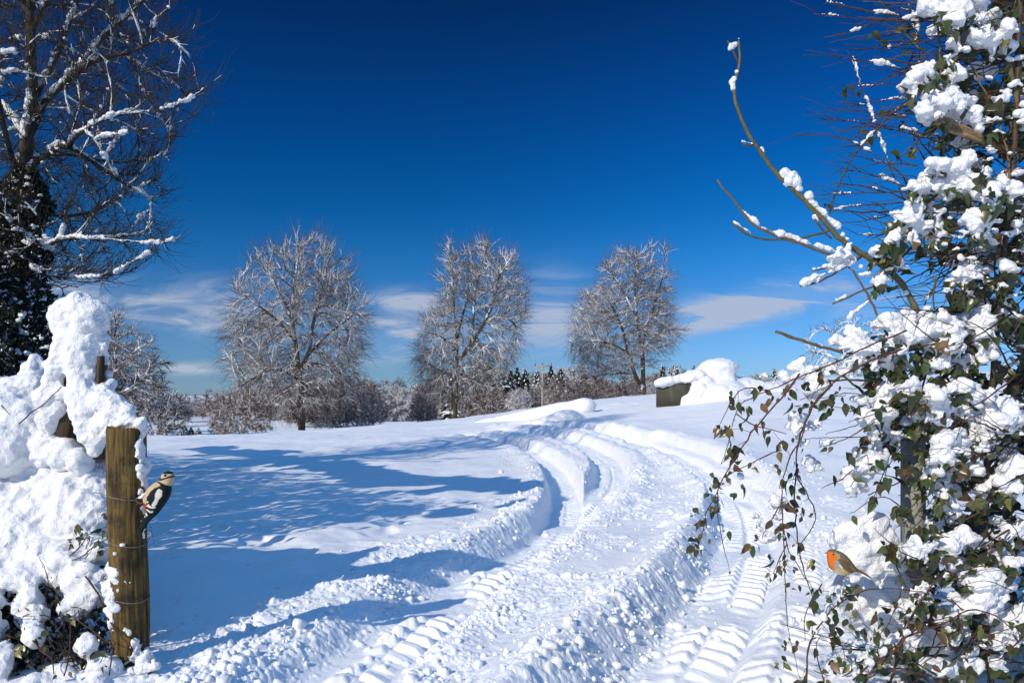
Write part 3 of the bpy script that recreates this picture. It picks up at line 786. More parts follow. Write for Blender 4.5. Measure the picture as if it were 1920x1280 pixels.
sx = [a for a, b in skyline]; sy = [b for a, b in skyline]
for rowi, (d0, dy, stepx) in enumerate([(210, 0, 30), (170, 10, 27), (135, 24, 36)]):
    px = 440 + rowi * 11
    while px < 1275:
        d = d0 * rw.uniform(.93, 1.07); top = np.interp(px, sx, sy) + dy + rw.uniform(-9, 9)
        kind = ['round', 'broad', 'dark', 'slim', 'thicket', 'white', 'dark'][int(rw.integers(0, 7))]
        if rowi == 2 and (px < 560 or 700 < px < 850): px += stepx; continue
        x = (px - CX) / FPX * d
        if CAMH - (top - HY) / FPX * d - gz(x, d) > 1.5:
            WOOD.append((rowi, px, kind, put_kit(kind, 'bare_tree', 'tree', 'tree', px, 0, top, d, GW, rw.uniform(.9, 1.25), rw.uniform(0, 6))))
        px += stepx * rw.uniform(.75, 1.25)
ORD = ['first', 'second', 'third', 'fourth', 'fifth', 'sixth', 'seventh', 'eighth', 'ninth', 'tenth', 'eleventh']
BINS = [(0, 565, 'left of the left big trunk'), (565, 720, 'right of the left big trunk'), (720, 851, 'left of the middle big trunk'), (851, 1017, 'left of the utility pole'), (1017, 1110, 'right of the utility pole'), (1110, 1206, 'left of the right big trunk'), (1206, 1400, 'behind the trough')]
LOOK = {'round': 'reddish', 'broad': 'pale', 'dark': 'dark', 'slim': 'slender', 'thicket': 'low', 'white': 'white', 'fir': 'narrow', 'spruce': 'broad'}
for rowi in range(3):
    for a_, b_, ph in BINS:
        for k, w in enumerate(sorted([w for w in WOOD if w[0] == rowi and a_ <= w[1] < b_], key=lambda w: w[1])):
            w[3]['label'] = f"{LOOK[w[2]]} frosted tree, {ORD[k]} of the wood's {['back', 'middle', 'front'][rowi]} row {ph}"
CONX = [868, 905, 932, 958, 984, 1006, 1033, 1052, 1242, 1256, 1268, 1302, 1452, 892, 850, 944, 970]
ORD += ['twelfth', 'thirteenth', 'fourteenth', 'fifteenth', 'sixteenth', 'seventeenth']
CORD = {p_: ORD[k_] for k_, p_ in enumerate(sorted(CONX))}
for px, top, d, k, wd in [(850, 694, 140, 'fir', 1.2), (944, 690, 140, 'spruce', 1.1), (970, 686, 150, 'fir', 1.2), (868, 688, 150, 'fir', 1.2), (905, 680, 160, 'fir', 1.0), (932, 688, 150, 'spruce', 1), (958, 692, 140, 'fir', 1), (984, 690, 150, 'spruce', .9), (1006, 694, 160, 'fir', 1), (1033, 682, 170, 'fir', 1), (1052, 688, 150, 'spruce', 1),
                          (1242, 684, 150, 'fir', 1.1), (1256, 688, 150, 'fir', 1), (1268, 684, 160, 'spruce', 1), (1302, 682, 160, 'fir', 1), (1452, 688, 190, 'fir', 1.1), (892, 694, 145, 'spruce', 1.0)]:
    put_kit(k, 'conifer', f"{LOOK[k]} dark snow-tipped conifer, {CORD[px]} from left among the conifers above the wood", 'tree', px, 0, top, d, GF, wd, px)
for i, (px, top, d) in enumerate([(1395, 706, 170), (1412, 704, 180), (1428, 702, 185), (1380, 708, 175), (1232, 702, 150), (1260, 703, 150)]):
    put_kit('broad', 'bare_tree', f"low brown far tree on the right skyline, {ORD[sorted([1395, 1412, 1428, 1380, 1232, 1260]).index(px)]} from left", 'tree', px, 0, top, d, 'low trees on the right skyline', 1.3, i)
for i, (px, by, ty, d) in enumerate([(345, 808, 794, 75), (372, 815, 800, 60), (358, 812, 800, 68)]):
    put_kit('spruce', 'small_evergreen', ['left', 'right', 'middle'][i] + ' one of three little snow-dusted evergreens beside the far valley track', 'shrub', px, by, ty, d, 'little evergreens beside the far track', 1.6, i * 2)
for i, (px, top, d) in enumerate([(60, 560, 60), (95, 585, 70), (20, 600, 75), (130, 600, 80), (225, 640, 90), (265, 700, 110)]):
    put_kit(['broad', 'round'][i % 2], 'bare_tree', ['frosted tree showing just right of the ivy-clad trunk', 'frosted tree touching the left side of the snow cap', 'frosted tree hidden behind the ivy-clad trunk at the far left', 'frosted tree directly behind the round snow cap', 'frosted tree just right of the snow-capped post', 'small frosted tree above the large bush right of the gate post'][i], 'tree', px, 0, top, d, 'frosted trees behind the snow-capped post', 1.0, i)

mp_ = W(365, 766, 150); V, F = spheres([mp_], [[5.5, 4, 2.6]], ICO2)
mist = mesh('mist', V, F); mist['kind'] = 'stuff'; tag(mist, 'thin puff of blown snow hanging over the far valley track', 'mist')
mm_ = bpy.data.materials.new('mist'); mm_.use_nodes = True; tt2 = mm_.node_tree
for n in list(tt2.nodes): tt2.nodes.remove(n)
vo = tt2.nodes.new('ShaderNodeOutputMaterial'); pv = tt2.nodes.new('ShaderNodeVolumePrincipled'); pv.inputs['Color'].default_value = (.95, .95, .97, 1); pv.inputs['Density'].default_value = .05
tt2.links.new(pv.outputs[0], vo.inputs['Volume']); mist.data.materials.append(mm_)
# utility pole
d = 105; px = 1017; x = (px - CX) / FPX * d; z0 = gz(x, d); zt = CAMH - (684 - HY) / FPX * d
pt = thing('utility_pole', 'wooden utility pole with a short crossarm in front of the far wood', 'utility pole', (x, d, z0))
a = Acc(); a.add(*tubes(np.array([[[x, d, z0 - .5], [x, d, (z0 + zt) / 2], [x, d, zt]]]), np.array([[.15, .13, .10]]), 10)); a.build('shaft', M['pole'], pt)
a = Acc(); a.add(*tubes(np.array([[[x - 1.0, d, zt - .25], [x + 1.25, d, zt - .1]]]), np.array([[.09, .09]]), 6)); a.build('crossarm', M['pole'], pt)
for k in (-.95, 0, 1.15):
    a = Acc(); a.add(*tubes(np.array([[[x + k, d, zt - .2 + .05 * k], [x + k, d, zt + .1], [x + k, d, zt + .25]]]), np.array([[.05, .10, .06]]), 8)); a.build('insulator', M['wire'], pt)
a = Acc(); a.add(*spheres([[x + .15, d - .25, zt - 2.6]], [[.28, .28, .42]])); a.build('transformer', M['wire'], pt)

# ------------------------------------------------------------------ trough, snow mound and log on the rise
def box(c, s, bev=.02):
    import bmesh
    bm = bmesh.new(); bmesh.ops.create_cube(bm, size=1)
    for v in bm.verts: v.co = Vector((v.co.x * s[0], v.co.y * s[1], v.co.z * s[2])) + Vector(c)
    bmesh.ops.bevel(bm, geom=bm.edges, offset=bev, segments=2, affect='EDGES')
    V = np.array([v.co[:] for v in bm.verts]); F = {}
    for f in bm.faces: F.setdefault(len(f.verts), []).append([v.index for v in f.verts])
    bm.free(); return V, [np.array(v) for v in F.values()]
def rotz(V, c, a):
    V = np.array(V, float); ca, sa = math.cos(a), math.sin(a); x = V[:, 0] - c[0]; y = V[:, 1] - c[1]
    V[:, 0] = c[0] + ca * x - sa * y; V[:, 1] = c[1] + sa * x + ca * y; return V
def bl(px, py, d, r, sx=1, sz=1, sy=1):
    return list(W(px, py, d)), [r / FPX * d * sx, r / FPX * d * sy, r / FPX * d * sz]
D = 30.5
tc_ = W(1278, 738, D)
tr = thing('water_trough', 'grey concrete water trough half buried by drifted snow on the rise', 'trough', (tc_[0], tc_[1], gz(tc_[0], tc_[1])))
a = Acc(); L_ = 1.85
for (cx_, cy_, sx_, sy_) in ((0, -.42, L_, .09), (0, .42, L_, .09), (-L_ / 2 + .045, 0, .09, .75), (L_ / 2 - .045, 0, .09, .75)):
    V, F = box((tc_[0] + cx_, tc_[1] + cy_, tc_[2] - .07), (sx_ - (.004 if sy_ < .1 else 0), sy_, .87), .015); a.add(rotz(V, tc_, math.radians(-16)), F)
a.build('basin', M['concrete'], tr)
a = Acc(); V, F = box((tc_[0], tc_[1], tc_[2] - .2), (L_ - .2, .74, .1), .01); a.add(rotz(V, tc_, math.radians(-16)), F); a.build('basin_floor', M['concrete'], tr)
C, R = [], []
for px, py, r in [(1243, 716, 12), (1256, 714, 12), (1270, 712, 12), (1284, 711, 13), (1298, 708, 14), (1310, 704, 14), (1235, 718, 8)]:
    for dd in (-.25, .1, .45): c, q = bl(px, py, D + dd, r, 1.1, .85, 1.2); C.append(c); R.append(q)
snow_mass('snow_cap', C, R, .045, M['snow_soft'], tr, .5)
C, R = [], []
for px, py, dd, r, sx_, sz_ in [(1346, 690, .0, 34, 1.15, .55), (1368, 690, .2, 20, 1, .7), (1325, 694, 0, 18, 1, .8), (1342, 716, 0, 40, 1.1, .75), (1320, 735, -.2, 38, 1.1, .8), (1350, 745, -.5, 50, 1.3, .7), (1300, 752, -.3, 30, 1.2, .6), (1385, 722, .2, 30, 1.4, .6),
                           (1405, 722, .2, 22, 1.4, .6), (1400, 745, 0, 45, 1.4, .6), (1285, 765, -.4, 20, 1.4, .6), (1340, 770, -.8, 50, 1.6, .5), (1308, 738, -.9, 22, 1, 1.2), (1296, 752, -.9, 20, 1.1, .9), (1320, 722, -.7, 22, 1, 1), (1440, 740, .3, 45, 1.4, .55), (1310, 712, 0.1, 24, 1, 1)]:
    c, q = bl(px, py, D + .5 + dd, r, sx_, sz_, 1.1); C.append(c); R.append(q)
tag(snow_mass('snow_mound', C, R, .05, M['snow_soft'], None, .35, soft=14), 'tall rounded snow mound with a mushroom cap beside the concrete trough', 'snow mound')
# log: it points away from us, its near flank out of the sun
p0 = np.array([*on_ground(880, 796), 0]); p0[2] = gz(*p0[:2]) - .10
p1 = W(1096, 763, 35.0)
lg = thing('fallen_log', 'long log under a thick roll of snow, dark butt end showing on the right', 'log', (p1[0], p1[1], gz(p1[0], p1[1])))
a = Acc(); q_ = resample([p0, p1 + [.75, .15, -.34]], .3); a.add(*tubes(np.array([q_]), np.full((1, len(q_)), .17), 12)); a.build('bark', M['bark_near'], lg)
q = resample([p0, p1], .13); C = [p + [0, 0, .06 * (k / len(q))] for k, p in enumerate(q)]; t = np.linspace(0, 1, len(q)); R = [[.36 * k + .16, .36 * k + .16, .22 * k + .16] for k in t ** .7]
snow_mass('snow_cap', C, R, .045, M['snow_soft'], lg, .28)
C, R = [], []
for px, py, r in [(1062, 777, 20), (1044, 786, 22), (1078, 781, 16), (1022, 793, 20), (1000, 800, 16), (1090, 784, 12)]:
    c, q = bl(px, py + 2, 30.5, r, 1.4, .55, 1.3); C.append(c); R.append(q)
tag(snow_mass('snow_mound', C, R, .05, M['snow_soft'], None, .45), 'low rounded snow drift lying in front of the log', 'snow mound')

# ------------------------------------------------------------------ leaves
def leaf_template(kind):
    if kind == 'bramble':
        prof = [(0, 0), (.08, .12), (.22, .23), (.38, .27), (.56, .23), (.74, .14), (.88, .05), (1.0, 0)]
        ser = True
    elif kind == 'ivy':
        prof = [(0, .06), (.05, .30), (.16, .44), (.30, .36), (.42, .24), (.62, .22), (.82, .11), (1.0, 0)]
        ser = False
    V = []; 
    for i, (t, w) in enumerate(prof):
        w2 = w * (1.0 if not ser or i % 2 == 0 else 1.08)
        cup = .16; bend = -.22 * t * t
        V += [(-w2, t, cup * w + bend), (0, t, bend - .02), (w2, t, cup * w + bend)]
    V = np.array(V, float); F = []
    for i in range(len(prof) - 1):
        a = i * 3; F += [[a, a + 1, a + 4, a + 3], [a + 1, a + 2, a + 5, a + 4]]
    return V, np.array(F)
LT = {k: leaf_template(k) for k in ('bramble', 'ivy')}
def leaves(acc, pos, size, tone, kind, rng, hang=.5, face=(0, -1, 0)):
    """leaves at pos; tips hang down by 'hang'; tone per leaf"""
    n = len(pos)
    if n == 0: return
    V0, F0 = LT[kind]
    tip = rng.normal(0, .7, (n, 3)); tip[:, 2] -= hang * 1.6; tip /= np.linalg.norm(tip, axis=1, keepdims=True)
    nm = rng.normal(0, .55, (n, 3)) + np.array(face) + np.array([0, 0, .5]); sidev = np.cross(tip, nm); sidev /= np.linalg.norm(sidev, axis=1, keepdims=True) + 1e-9
    nm = np.cross(sidev, tip)
    s = size * np.clip(np.exp(rng.normal(-.12, .34, n)), .35, 1.35) if np.ndim(size) == 0 else size
    cur = rng.uniform(.5, 2.5, n)
    V = pos[:, None] + s[:, None, None] * (V0[None, :, 0, None] * sidev[:, None] + V0[None, :, 1, None] * tip[:, None] + V0[None, :, 2, None] * cur[:, None, None] * nm[:, None])
    F = (F0[None] + (np.arange(n) * len(V0))[:, None, None]).reshape(-1, 4)
    C = np.repeat(tone, len(V0), 0)
    acc.add(V.reshape(-1, 3), F, C)
def leaf_tones(n, rng, dry=.12):
    c = np.array([.040, .054, .015]) * rng.uniform(.4, 1.7, (n, 1)) * rng.uniform(.8, 1.2, (n, 3))
    y = rng.random(n) < dry * .7; c[y] = np.array([.20, .19, .06]) * rng.uniform(.6, 1.1, (y.sum(), 1))
    b = rng.random(n) < dry; c[b] = np.array([.13, .075, .03]) * rng.uniform(.5, 1.2, (b.sum(), 1))
    return c

# ------------------------------------------------------------------ the big tree at top left
rt_ = np.random.default_rng(5)
TD = 15.0
tl = [([(30, 830), (34, 700), (36, 600), (38, 500), (42, 420), (40, 340), (50, 270), (62, 190), (58, 110), (56, 0), (60, -160), (62, -300)], [0] * 12, -1),
      ([(40, 330), (66, 306), (109, 275), (153, 249), (188, 227), (227, 214), (280, 210), (320, 203), (355, 188), (380, 172), (404, 150)], [0, -.2, -.5, -.8, -1, -1.1, -1.2, -1.2, -1.2, -1.2, -1.2]),
      ([(153, 249), (190, 256), (227, 251), (271, 241), (306, 234), (350, 230), (372, 212)], [-.8, -1.2, -1.5, -1.7, -1.8, -1.9, -2]),
      ([(50, 270), (87, 184), (118, 162), (149, 131), (175, 96), (197, 66), (245, 26), (290, -20)], [0, .2, .3, .4, .4, .4, .4, .4]),
      ([(62, 190), (100, 120), (127, 52), (144, 10), (165, -60)], [0, .5, .9, 1.2, 1.5]),
      ([(149, 131), (195, 107), (245, 100), (280, 79), (315, 72), (350, 64), (380, 44)], [.4, 0, -.3, -.4, -.5, -.6, -.7]),
      ([(42, 300), (90, 290), (131, 289), (188, 302), (236, 306), (280, 302), (315, 290)], [0, .4, .8, 1, 1.2, 1.3, 1.4]),
      ([(131, 275), (160, 295), (197, 319), (232, 345), (271, 363)], [-.6, -.3, .1, .4, .6]),
      ([(42, 440), (79, 459), (131, 446), (184, 450), (245, 453), (297, 459), (330, 450)], [0, -.6, -1, -1.2, -1.3, -1.3, -1.4]),
      ([(40, 380), (87, 402), (131, 406), (188, 394), (222, 370), (262, 352)], [0, .5, .9, 1.1, 1.2, 1.2]),
      ([(38, 470), (60, 500), (87, 516), (153, 522), (206, 518), (245, 494), (297, 468)], [0, -.2, -.6, -1, -1.2, -1.4, -1.5]),
      ([(40, 350), (10, 250), (-10, 150), (-30, 50)], [0, -.5, -1, -1.4]), ([(50, 270), (10, 200), (-60, 160), (-130, 120)], [0, .4, .6, .8]),
      ([(40, 380), (-30, 330), (-120, 300), (-200, 270)], [0, -.3, -.5, -.7]), ([(56, 60), (90, 0), (110, -80)], [0, -.3, -.5]), ([(56, 30), (20, -40), (-20, -120)], [0, .3, .5])]
seeds = []
for i, t in enumerate(tl):
    L = np.array([W(px, py, TD + dd) for (px, py), dd in zip(t[0], t[1])])
    if i == 0: L[0, 2] = -.2
    seeds.append((L, -1 if i == 0 else 0))
env = [(-300, -150, 200), (-100, -250, 300), (0, -300, 335), (60, -300, 345), (130, -300, 380), (200, -300, 378), (260, -280, 335), (320, -250, 300), (400, -220, 320), (450, -180, 320), (500, -150, 280), (550, -100, 200)]
A = envelope_points(env, TD, 4800, rt_, .55)
A = A[~((A[:, 0] < W(-20, 0, TD)[0]) & (rt_.random(len(A)) < .7))]
P, par, r = grow(seeds, A, .16, .75, .20, 60, .0075, 2.25, (.10, 0, .10), .2, rt_)
P = smooth_nodes(P, par, r, 3)
CH = chains(P, par, r)
ivt = thing('ivy_clad_tree', 'tall bare tree at the left edge, dark ivy wrapping its trunk, snow on its boughs', 'tree', (P[0][0], P[0][1], 0))
rb = np.minimum(r * 1.0, .26)
a = Acc(); chain_tubes(a, [c for c in CH if rb[c].max() > .03], P, rb, 8); a.build('trunk', M['bark_near'], ivt)
a = Acc(); chain_tubes(a, [c for c in CH if rb[c].max() <= .03], P, rb, 4)
Q, R = twigs(P, par, r, .024, 2.7, .62, -1.2, .0055, rt_, 5, spread=.7, rise=.25, centre=W(40, 300, TD), outward=.35)
V, F = tubes(Q, R, 3); a.add(V, F); a.build('crown', M['bark_near'], ivt)
# snow lying in short loaves along the boughs
nz = noise3(P[:, 0] * 1.6, P[:, 1] * 1.6, P[:, 2] * 1.6, 4) + .5 * noise3(P[:, 0] * 5, P[:, 1] * 5, P[:, 2] * 5, 6)
C, Rr = [], []
for i in range(len(P)):
    if par[i] < 0: continue
    t_ = P[i] - P[par[i]]; L = np.linalg.norm(t_); slope = abs(t_[2]) / (L + 1e-6)
    if i < 420 or rb[i] > .011:
        lim = -.08 + .35 * slope - min(rb[i] * 3, .35)
        if nz[i] > lim and P[i][2] > 1.5:
            s_ = .023 + rb[i] * .55 + .030 * rt_.random() * (nz[i] - lim + .3)
            for k in range(3):
                f = (k + rt_.random() * .5) / 3; C.append(P[par[i]] + t_ * f + np.array([-.25, -.3, .9]) * (rb[i] * .5 + s_ * .5) + rt_.normal(0, .006, 3)); Rr.append([s_ * rt_.uniform(.8, 1.25), s_ * rt_.uniform(.8, 1.2), s_ * rt_.uniform(.7, 1.05)])
    elif nz[i] > .35 and rt_.random() < .30:
        s_ = rt_.uniform(.012, .04)
        C.append(P[i] + [0, 0, s_ * .6]); Rr.append([s_, s_, s_])
snow_mass('snow_on_branches', C, Rr, .016, M['snow_soft'], ivt, .7)
s = Acc(); snow_on(s, CH, P, np.minimum(rb, .014), 5, .009, .22, 2.2, rmin=.0076); snow_twigs(s, Q[:, :2], R[:, :2] * .7, 4, .005, .08, rt_); s.build('snow_on_twigs', M['snow_soft'], ivt)
# ivy
n = 9000; pyv = rt_.uniform(310, 700, n); wv = np.interp(pyv, [310, 340, 380, 450, 560, 640, 700], [14, 42, 44, 46, 52, 62, 55]); aa = rt_.uniform(0, 6.283, n); qq = np.sqrt(rt_.uniform(.3, 1, n))
pxv = np.interp(pyv, [310, 500, 700], [48, 38, 30]) + wv * qq * np.cos(aa) * (1 + .25 * np.sin(pyv * .07)); posv = np.stack([(pxv - CX) / FPX * TD, TD + wv / FPX * TD * qq * np.sin(aa), CAMH - (pyv - HY) / FPX * TD], 1)
a = Acc(); leaves(a, posv, .075, np.array([.012, .022, .008]) * rt_.uniform(.5, 1.6, (n, 1)), 'ivy', rt_, .3); a.build('ivy', M['leaf'], ivt)
C, Rr = [], []
for k in range(60):
    py_ = rt_.uniform(320, 680); px_ = rt_.uniform(2, 84)
    for q_ in range(5): s_ = rt_.uniform(.012, .034); C.append(W(px_, py_, TD - .45) + rt_.normal(0, .03, 3) * [1.5, 1, .7]); Rr.append([s_ * 1.3, s_, s_ * .8])
snow_mass('snow_on_ivy', C, Rr, .014, M['snow_soft'], ivt, .6)

# ------------------------------------------------------------------ snowy hedge outside the frame on the left; its shadow falls across the field
hr = np.random.default_rng(9)
hl = resample([(-5.35, 6.4), (-7.9, 9.6), (-11.2, 13.4), (-15.2, 17.6)], .22)
hh = thing('hedge', 'tall snow-covered hedge running away beside the field, left of the ivy-clad tree', 'hedge', (hl[0][0], hl[0][1], 0))
C, Rr = [], []
for (x_, y_) in hl:
    hgt = 5.1 + .5 * float(noise2(np.array([x_ * .5]), np.array([y_ * .5]), 3)[0]) + .2 * hr.random()
    for k in range(3):
        s_ = hr.uniform(.22, .4); C.append([x_ + hr.normal(0, .3), y_ + hr.normal(0, .3), hgt - s_]); Rr.append([s_, s_, s_ * .7])
    for k in range(3):
        s_ = hr.uniform(.12, .3); C.append([x_ + hr.normal(0, .2) + .35, y_ + hr.normal(0, .2) - .5, hr.uniform(.3, hgt - .3)]); Rr.append([s_, s_, s_ * .7])
snow_mass('snow_cover', C, Rr, .07, M['snow_soft'], hh, .6)
n = 13000; k = hr.integers(0, len(hl), n); posv = np.stack([hl[k, 0] + hr.normal(0, .3, n), hl[k, 1] + hr.normal(0, .3, n), hr.uniform(0, 3.8, n)], 1)
a = Acc(); leaves(a, posv, .15, leaf_tones(n, hr), 'ivy', hr, .3); a.build('foliage', M['leaf'], hh)
n = 500; k = hr.integers(0, len(hl), n); p0_ = np.stack([hl[k, 0] + hr.normal(0, .25, n), hl[k, 1] + hr.normal(0, .25, n), np.zeros(n)], 1); Q = np.stack([p0_, p0_ + hr.normal(0, .15, (n, 3)) + [0, 0, 1.8], p0_ + hr.normal(0, .3, (n, 3)) + [0, 0, 3.6]], 1)
a = Acc(); a.add(*tubes(Q, np.tile([.03, .02, .012], (n, 1)), 5)); a.build('stems', M['bark_near'], hh)

# ------------------------------------------------------------------ snowed-up post and bank on the left
br = np.random.default_rng(12)
# bank: surface rows from its crest down to the foot, nearer to us as it comes down
bank = thing('snowy_bramble_bank', 'bank of brambles buried in lumpy snow left of the wooden gate post', 'bramble bank', (-2.6, 4.6, 0))
def bank_d(py): return 5.55 - np.clip((py - 815) / 465, 0, 1.2) * 1.15
holes = [(92, 1118, 24, 32), (24, 1178, 24, 40), (104, 1190, 36, 42), (165, 1172, 34, 24), (192, 1058, 20, 15), (60, 1240, 48, 30), (150, 1105, 14, 10), (205, 1120, 14, 22), (188, 985, 10, 10), (20, 1105, 14, 12), (135, 1235, 22, 14), (185, 1225, 18, 18)]
C, Rr = [], []
for py in np.arange(830, 1330, 13):
    for px in np.arange(-260, 204, 15):
        if py < 1000: r_ = br.uniform(22, 46)
        else: r_ = br.uniform(13, 32)
        x_ = px + br.uniform(-8, 8); y_ = py + br.uniform(-7, 7)
        if x_ + r_ * .8 > 222: continue
        if py < 870 and x_ > 170: continue
        hole = any(((x_ - a_) / (rx + r_ * .4)) ** 2 + ((y_ - b_) / (ry + r_ * .35)) ** 2 < 1 for a_, b_, rx, ry in holes)
        if hole: continue
        if py > 1060 and br.random() < .14: continue
        if py > 1100 and x_ > 60 and br.random() < .12: continue
        d_ = bank_d(y_) + .10 * float(noise2(np.array([px / 60.]), np.array([py / 45.]), 2)[0]) + r_ / FPX * 4
        c, q = bl(x_, y_, d_, r_, 1.05, .85, .9); C.append(c); Rr.append(q)
for px in np.arange(-500, 200, 45):       # the body behind the crest
    for dd in (5.7, 6.1, 6.6):
        c = W(px, 0, dd); C.append([c[0], dd, .72 + br.uniform(-.06, .06)]); Rr.append([.34, .34, .52])
snow_mass('snow_cover', C, Rr, .0115, M['snow_soft'], bank, .9, soft=6)
# brambles inside the bank: stems and leaves in the hollows
n = 3300; pyv = br.uniform(960, 1290, n); pxv = br.uniform(-120, 222, n); k = br.random(n) < np.interp(pyv, [960, 1060, 1120, 1290], [.12, .5, 1, 1]); pyv, pxv = pyv[k], pxv[k]; n = len(pyv)
dv = bank_d(pyv) + br.uniform(.04, .5, n); posv = np.stack([(pxv - CX) / FPX * dv, dv, CAMH - (pyv - HY) / FPX * dv], 1)
a = Acc(); leaves(a, posv, .052, np.array([.018, .02, .009]) * br.uniform(.4, 1.8, (n, 1)), 'bramble', br, .5)
def leaf_spots(acc, spots, d, size, rng, kind='bramble', dry=.12, tones=None, jit=4):
    pos = np.array([W(px + rng.uniform(-jit, jit), py + rng.uniform(-jit, jit), (d(px, py) if callable(d) else d) + rng.uniform(-.04, .04)) for px, py in spots])
    leaves(acc, pos, size, leaf_tones(len(spots), rng, dry) if tones is None else tones, kind, rng, .6)
spots = [(145, 985), (150, 990), (132, 1012), (147, 1010), (155, 1012), (130, 1020), (196, 965), (205, 975), (190, 990), (200, 1000), (208, 1005), (204, 990), (187, 1040), (196, 1030), (212, 1012), (150, 1000), (165, 1005), (182, 1012), (70, 1195), (80, 1210), (150, 1220), (160, 1228), (190, 1225), (205, 1215), (198, 1250), (45, 1210), (30, 1222), (110, 1262), (130, 1262), (88, 1180), (120, 1150), (132, 1162)] * 2
leaf_spots(a, spots, lambda px, py: bank_d(py) - .07, .05, br, dry=.3)
a.build('leaves', M['leaf'], bank)
a = Acc()
def stem(acc, pts, d, r0, r1, col, rng=br, wob=1.5, thorns=0, S=7):
    L = []
    for k, p in enumerate(pts):
        dd = p[2] if len(p) > 2 else (d(p[0], p[1]) if callable(d) else d)
        L.append(W(p[0], p[1], dd))
    L = resample(L, .035); m = len(L)
    L = L + rng.normal(0, .0012 * wob, L.shape)
    R = np.linspace(r0, r1, m) * (1 + .12 * rng.normal(0, 1, m) * 0.6)
    kn = (np.arange(m) % 4 == 2); R = R * (1 + .18 * kn)
    V, F = tubes(L[None], R[None], S); acc.add(V, F, col)
    if thorns:
        for k in range(2, m - 1):
            for _ in range(thorns):
                if rng.random() < .6:
                    dv_ = rng.normal(0, 1, 3); dv_ /= np.linalg.norm(dv_); V, F = tubes(np.array([[L[k], L[k] + dv_ * (R[k] + .008)]]), np.array([[.0022, .0004]]), 4); acc.add(V, F, np.asarray(col) * 1.2)
    return L
RED = np.array([.085, .032, .022]); BRN = np.array([.09, .06, .035]); TAN = np.array([.19, .13, .065]); OLV = np.array([.12, .11, .05]); DRK = np.array([.03, .02, .014])
bd = lambda px, py: bank_d(py) - .06
for pts, rr in [([(125, 1045), (140, 1035), (155, 1018), (165, 1002), (205, 985)], .0035), ([(135, 1050), (155, 1042), (175, 1025), (200, 1010)], .004), ([(160, 1080), (180, 1105), (195, 1140), (215, 1180), (240, 1205), (248, 1218)], .006),
                ([(140, 1160), (165, 1175), (185, 1192), (205, 1205)], .004), ([(62, 1200), (80, 1222), (98, 1235), (100, 1262)], .005), ([(120, 1265), (128, 1235), (132, 1200), (130, 1165)], .004), ([(205, 1265), (208, 1240), (212, 1210)], .004),
                ([(192, 888), (203, 875), (208, 866)], .003), ([(184, 880), (190, 868), (195, 885)], .002), ([(36, 795), (60, 772), (85, 755), (115, 725)], .0045), ([(2, 760), (10, 768), (18, 778)], .0035), ([(280, 1010), (282, 985), (286, 1005), (290, 1022)], .002)]:
    stem(a, [(p[0], p[1], bd(*p) - (.3 if p[1] < 900 else 0)) for p in pts], 0, rr, rr * .6, RED * .8, thorns=1)
for k in range(150):
    px_ = br.uniform(-60, 220); py_ = br.uniform(1060, 1290); dx_ = br.uniform(-60, 60); dy_ = br.uniform(-70, 70)
    stem(a, [(px_, py_, bank_d(py_) + .03), (px_ + dx_ * .5 + br.uniform(-10, 10), py_ + dy_ * .5, bank_d(py_) + br.uniform(0, .3)), (px_ + dx_, min(py_ + dy_, 1300), bank_d(py_) + .1)], 0, .003, .0015, DRK * br.uniform(.8, 2), S=5)
a.build('stems', M['stem'], bank)

# snow-capped post (its timber shows only in two gaps)
sp = thing('snow_capped_post', 'old post wrapped in thick snow with a round cap, behind the gate post', 'post', (*W(150, 0, 5.35)[:2], .6))
C, Rr = [], []
for px, py, r_, dd in [(128, 592, 36, 0), (150, 583, 40, 0), (175, 590, 32, 0), (165, 603, 36, -.02), (125, 610, 28, 0), (145, 575, 28, 0), (188, 600, 20, 0), (108, 592, 18, 0),
                     (130, 640, 30, 0), (160, 640, 36, 0), (178, 640, 24, 0), (118, 660, 28, 0), (150, 670, 36, -.03), (170, 672, 28, 0), (105, 690, 26, 0), (98, 715, 26, 0), (90, 735, 24, 0), (86, 745, 26, 0), (112, 678, 22, -.04), (100, 765, 24, .02), (116, 788, 13, .05), (90, 790, 24, .05),
                     (148, 700, 28, -.04), (152, 720, 28, -.05), (156, 745, 30, -.06), (160, 770, 32, -.08), (165, 795, 30, -.08), (170, 820, 27, -.08), (176, 838, 20, -.06), (195, 755, 30, -.10), (215, 765, 30, -.12), (232, 772, 22, -.14), (238, 782, 15, -.14), (210, 790, 24, -.12), (195, 800, 26, -.10), (180, 835, 15, -.05), (186, 812, 20, -.1),
                     (197, 650, 10, -.02), (203, 680, 8, 0), (204, 700, 9, .02), (206, 720, 10, .0), (196, 735, 16, -.04), (176, 735, 16, -.05), (172, 700, 12, -.04), (246, 790, 8, -.14), (192, 752, 13, -.03), (198, 742, 11, 0), (186, 668, 12, -.01), (194, 662, 11, 0), (140, 745, 16, -.03), (118, 735, 14, -.03)]:
    c, q = bl(px, py, 5.30 + dd, r_, 1, 1.0, .9); C.append(c); Rr.append(q)
snow_mass('snow_cover', C, Rr, .010, M['snow_soft'], sp, .75, soft=14)
M['old_wood'] = two_tone('old_wood', (.030, .020, .010), (.10, .068, .035), 9, stretch=(3, 3, .35), bump=.8, c3=(.055, .038, .02))
